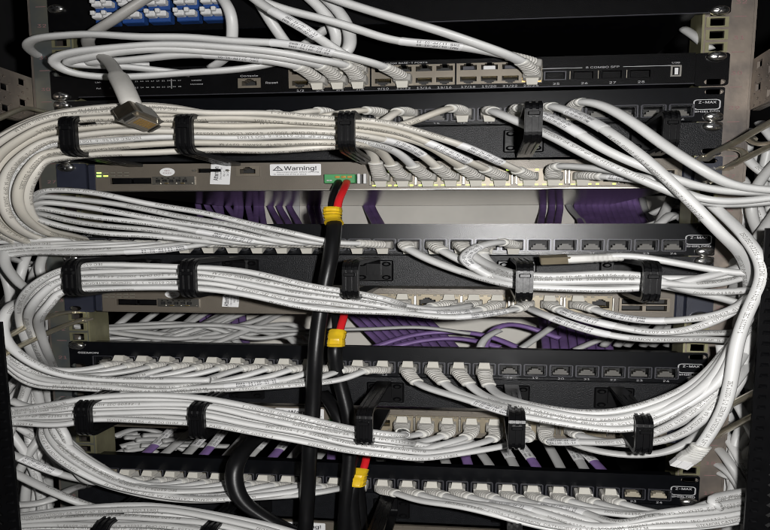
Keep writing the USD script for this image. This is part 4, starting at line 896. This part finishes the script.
# ------------------------------------------------------------------ cables in the gaps
def many(items, label, col, group, r, cat='cable', name='purple_cable'):
    for i, q in enumerate(items): cable(label+(f', {ORD[i]} from the left' if len(items) > 1 and 'tangle' not in label else ''), pp(q), r, col, None, None, None, group, name=name, cat=cat)
G = 'purple cables in the gap under the topmost tan switch'
def vee(x, lean=8): return [(x-lean*.2-2, 194, 306), (x, 206, 301), (x+lean*.6, 216, 275), (x+lean*1.3, 227, 230), (x+lean*1.8, 240, 180)]
many([vee(200+7*i+rng.uniform(-2, 2), rng.uniform(-6, 14)) for i in range(10)], 'dim purple cable behind the left end of the topmost tan switch', 'violet_dim', G+', left', 3.6)
many([vee(x, 9) for x in (270, 279, 289)], 'purple cable in the slanting trio left of the red wire', 'purple', G+', trio', 3.7)
many([vee(x, 4) for x in (310, 317)], 'purple cable in the upright pair beside the red wire', 'purple', G+', pair', 3.7)
many([vee(x, 8) for x in (366, 372)], 'purple cable in the pair between red wire and jacks', 'purple', G+', second pair', 3.7)
many([vee(x, -2) for x in (543, 552, 560)], 'purple cable in the trio below the seventh jack pair', 'purple', G+', upright trio', 3.7)
many([vee(577+6.0*i, 4+.3*i) for i in range(11)], 'purple cable in the broad ribbon of the upper gap', 'purple', G+', ribbon', 3.7)
many([[(567, 196, 306), (569, 206, 301), (577, 216, 275), (588, 228, 230)], [(642, 196, 306), (644, 206, 301), (650, 218, 275), (658, 230, 230)]], 'grey strap edging the broad purple ribbon', 'jacket_grey', 'grey straps of the purple ribbon', 3.8, name='grey_cable')
many([[(640, 228, 60), (668, 219, 50), (690, 210, 44)], [(652, 214, 70), (676, 206, 60), (700, 216, 50)], [(672, 196, 60), (664, 214, 50), (657, 230, 40), (650, 250, 40)], [(690, 226, 50), (672, 214, 46), (662, 222, 40), (640, 232, 40)], [(690, 196, 44), (696, 212, 40), (690, 232, 40)]], 'grey cable crossing left of the upper right rail', GR, 'cables left of the upper right rail', 4.0, name='grey_cable')
G = 'purple cables in the gap under the middle tan switch'
many([[(200+8*i, 308, 190), (203+8*i, 322, 170), (206+8*i, 342, 130), (208+8*i, 360, 90)] for i in range(6)], 'purple cable in the upright group left of the pale plate', 'violet_dim', G+', left', 3.7)
many([[(338+9*i, 300, 190), (356+9*i, 320, 170), (380+9*i, 344, 130), (392+9*i, 362, 90)] for i in range(9)], 'purple cable in the slanting group behind the middle jacks', 'purple', G+', slanting', 3.7)
many([[(372, 348, 100), (410, 336, 110), (450, 332, 116), (490, 337, 110), (520, 348, 100)], [(384, 350, 96), (420, 341, 104), (460, 339, 108), (500, 347, 100)], [(484, 350, 90), (490, 334, 100), (506, 325, 110), (530, 328, 116), (560, 338, 110)]], 'purple cable arching over the third patch panel', 'purple', G+', arching', 3.8)
many([[(540+9*i, 308, 180), (543+9*i, 324, 160), (546+9*i, 346, 110), (548+9*i, 362, 80)] for i in range(8)], 'purple cable in the upright group right of the pale plate', 'purple', G+', right', 3.7)
many([[(240, 331, 80), (330, 330, 84), (420, 328, 88), (470, 333, 90)]], 'thin grey cable lying level across the middle gap', GR, None, 3.0, name='grey_cable')
many([[(522, 348, 60), (545, 332, 70), (565, 318, 80)], [(575, 350, 70), (605, 338, 76), (640, 328, 80)], [(480, 348, 70), (486, 338, 74), (500, 330, 80)]], 'grey cable lying aslant in the right half of the middle gap', GR, 'aslant cables in the middle gap', 3.6, name='grey_cable')
rg = random.Random(5); it = []
for i in range(22):
    x = rg.uniform(70, 190); a = rg.uniform(50, 150)
    if i % 3: it.append([(x, 356, 50), (x+a*.25, 342+rg.uniform(-4, 3), 62+rg.uniform(-10, 20)), (x+a*.6, 328+rg.uniform(-5, 6), 92+rg.uniform(-20, 20)), (x+a, 304, 130)])
    else: it.append([(60, rg.uniform(322, 346), 40), (x+20, 330+rg.uniform(-7, 9), 66+rg.uniform(-8, 20)), (x+70, 334+rg.uniform(-9, 8), 80+rg.uniform(-8, 20)), (x+130, 331+rg.uniform(-7, 10), 100), (x+160, 356, 90)])
many(it, 'grey cable in the tangle behind the left half of the middle gap', GR, 'tangle in the left middle gap', 3.9, name='grey_cable')
it = []
for i in range(6):
    x = 628+13*i+rg.uniform(-4, 4); it.append([(x, 314, 60), (x-10, 328, 70), (x-26, 346, 80)])
many(it, 'grey cable behind the right end of the middle gap', GR, 'cables in the right middle gap', 3.9, name='grey_cable')
# the lowest gap: cable tails with paper wraps rising behind the lowest panel
for i in range(22):
    x = PX[0]+18.435*i+rg.uniform(-3, 3)+8; s = rg.uniform(-16, 4)+(14 if i < 9 else -12)
    col = ('purple', GR, GR, 'jacket_shielded')[(i*5+i//3) % 4]
    a = np.array([x, 34, zu(12.1)]); pts = [a, a+[s*.3, 22, 10], a+[s*.9, 48, 30], a+[s*1.8, 90, 62], a+[s*2.4, 130, 84]]
    cable(f'{"purple" if col == "purple" else "grey"} cable tail with a paper wrap behind the {ORD[i]} port of the lowest patch panel', pts, 4.2, col, None, (26, 30) if i % 3 != 1 else None, None, name='cable_tail')
it = []
for i in range(12):
    x = rg.uniform(84, 180); y = rg.uniform(432, 456); a = rg.uniform(40, 90)
    it.append([(x, y, 60), (x+a*.5, y+rg.uniform(-8, 0), 80), (x+a, y+rg.uniform(-10, 8), 90)])
many(it, 'grey cable in the tangle behind the left end of the lowest gap', GR, 'tangle in the lowest gap', 3.8, name='grey_cable')
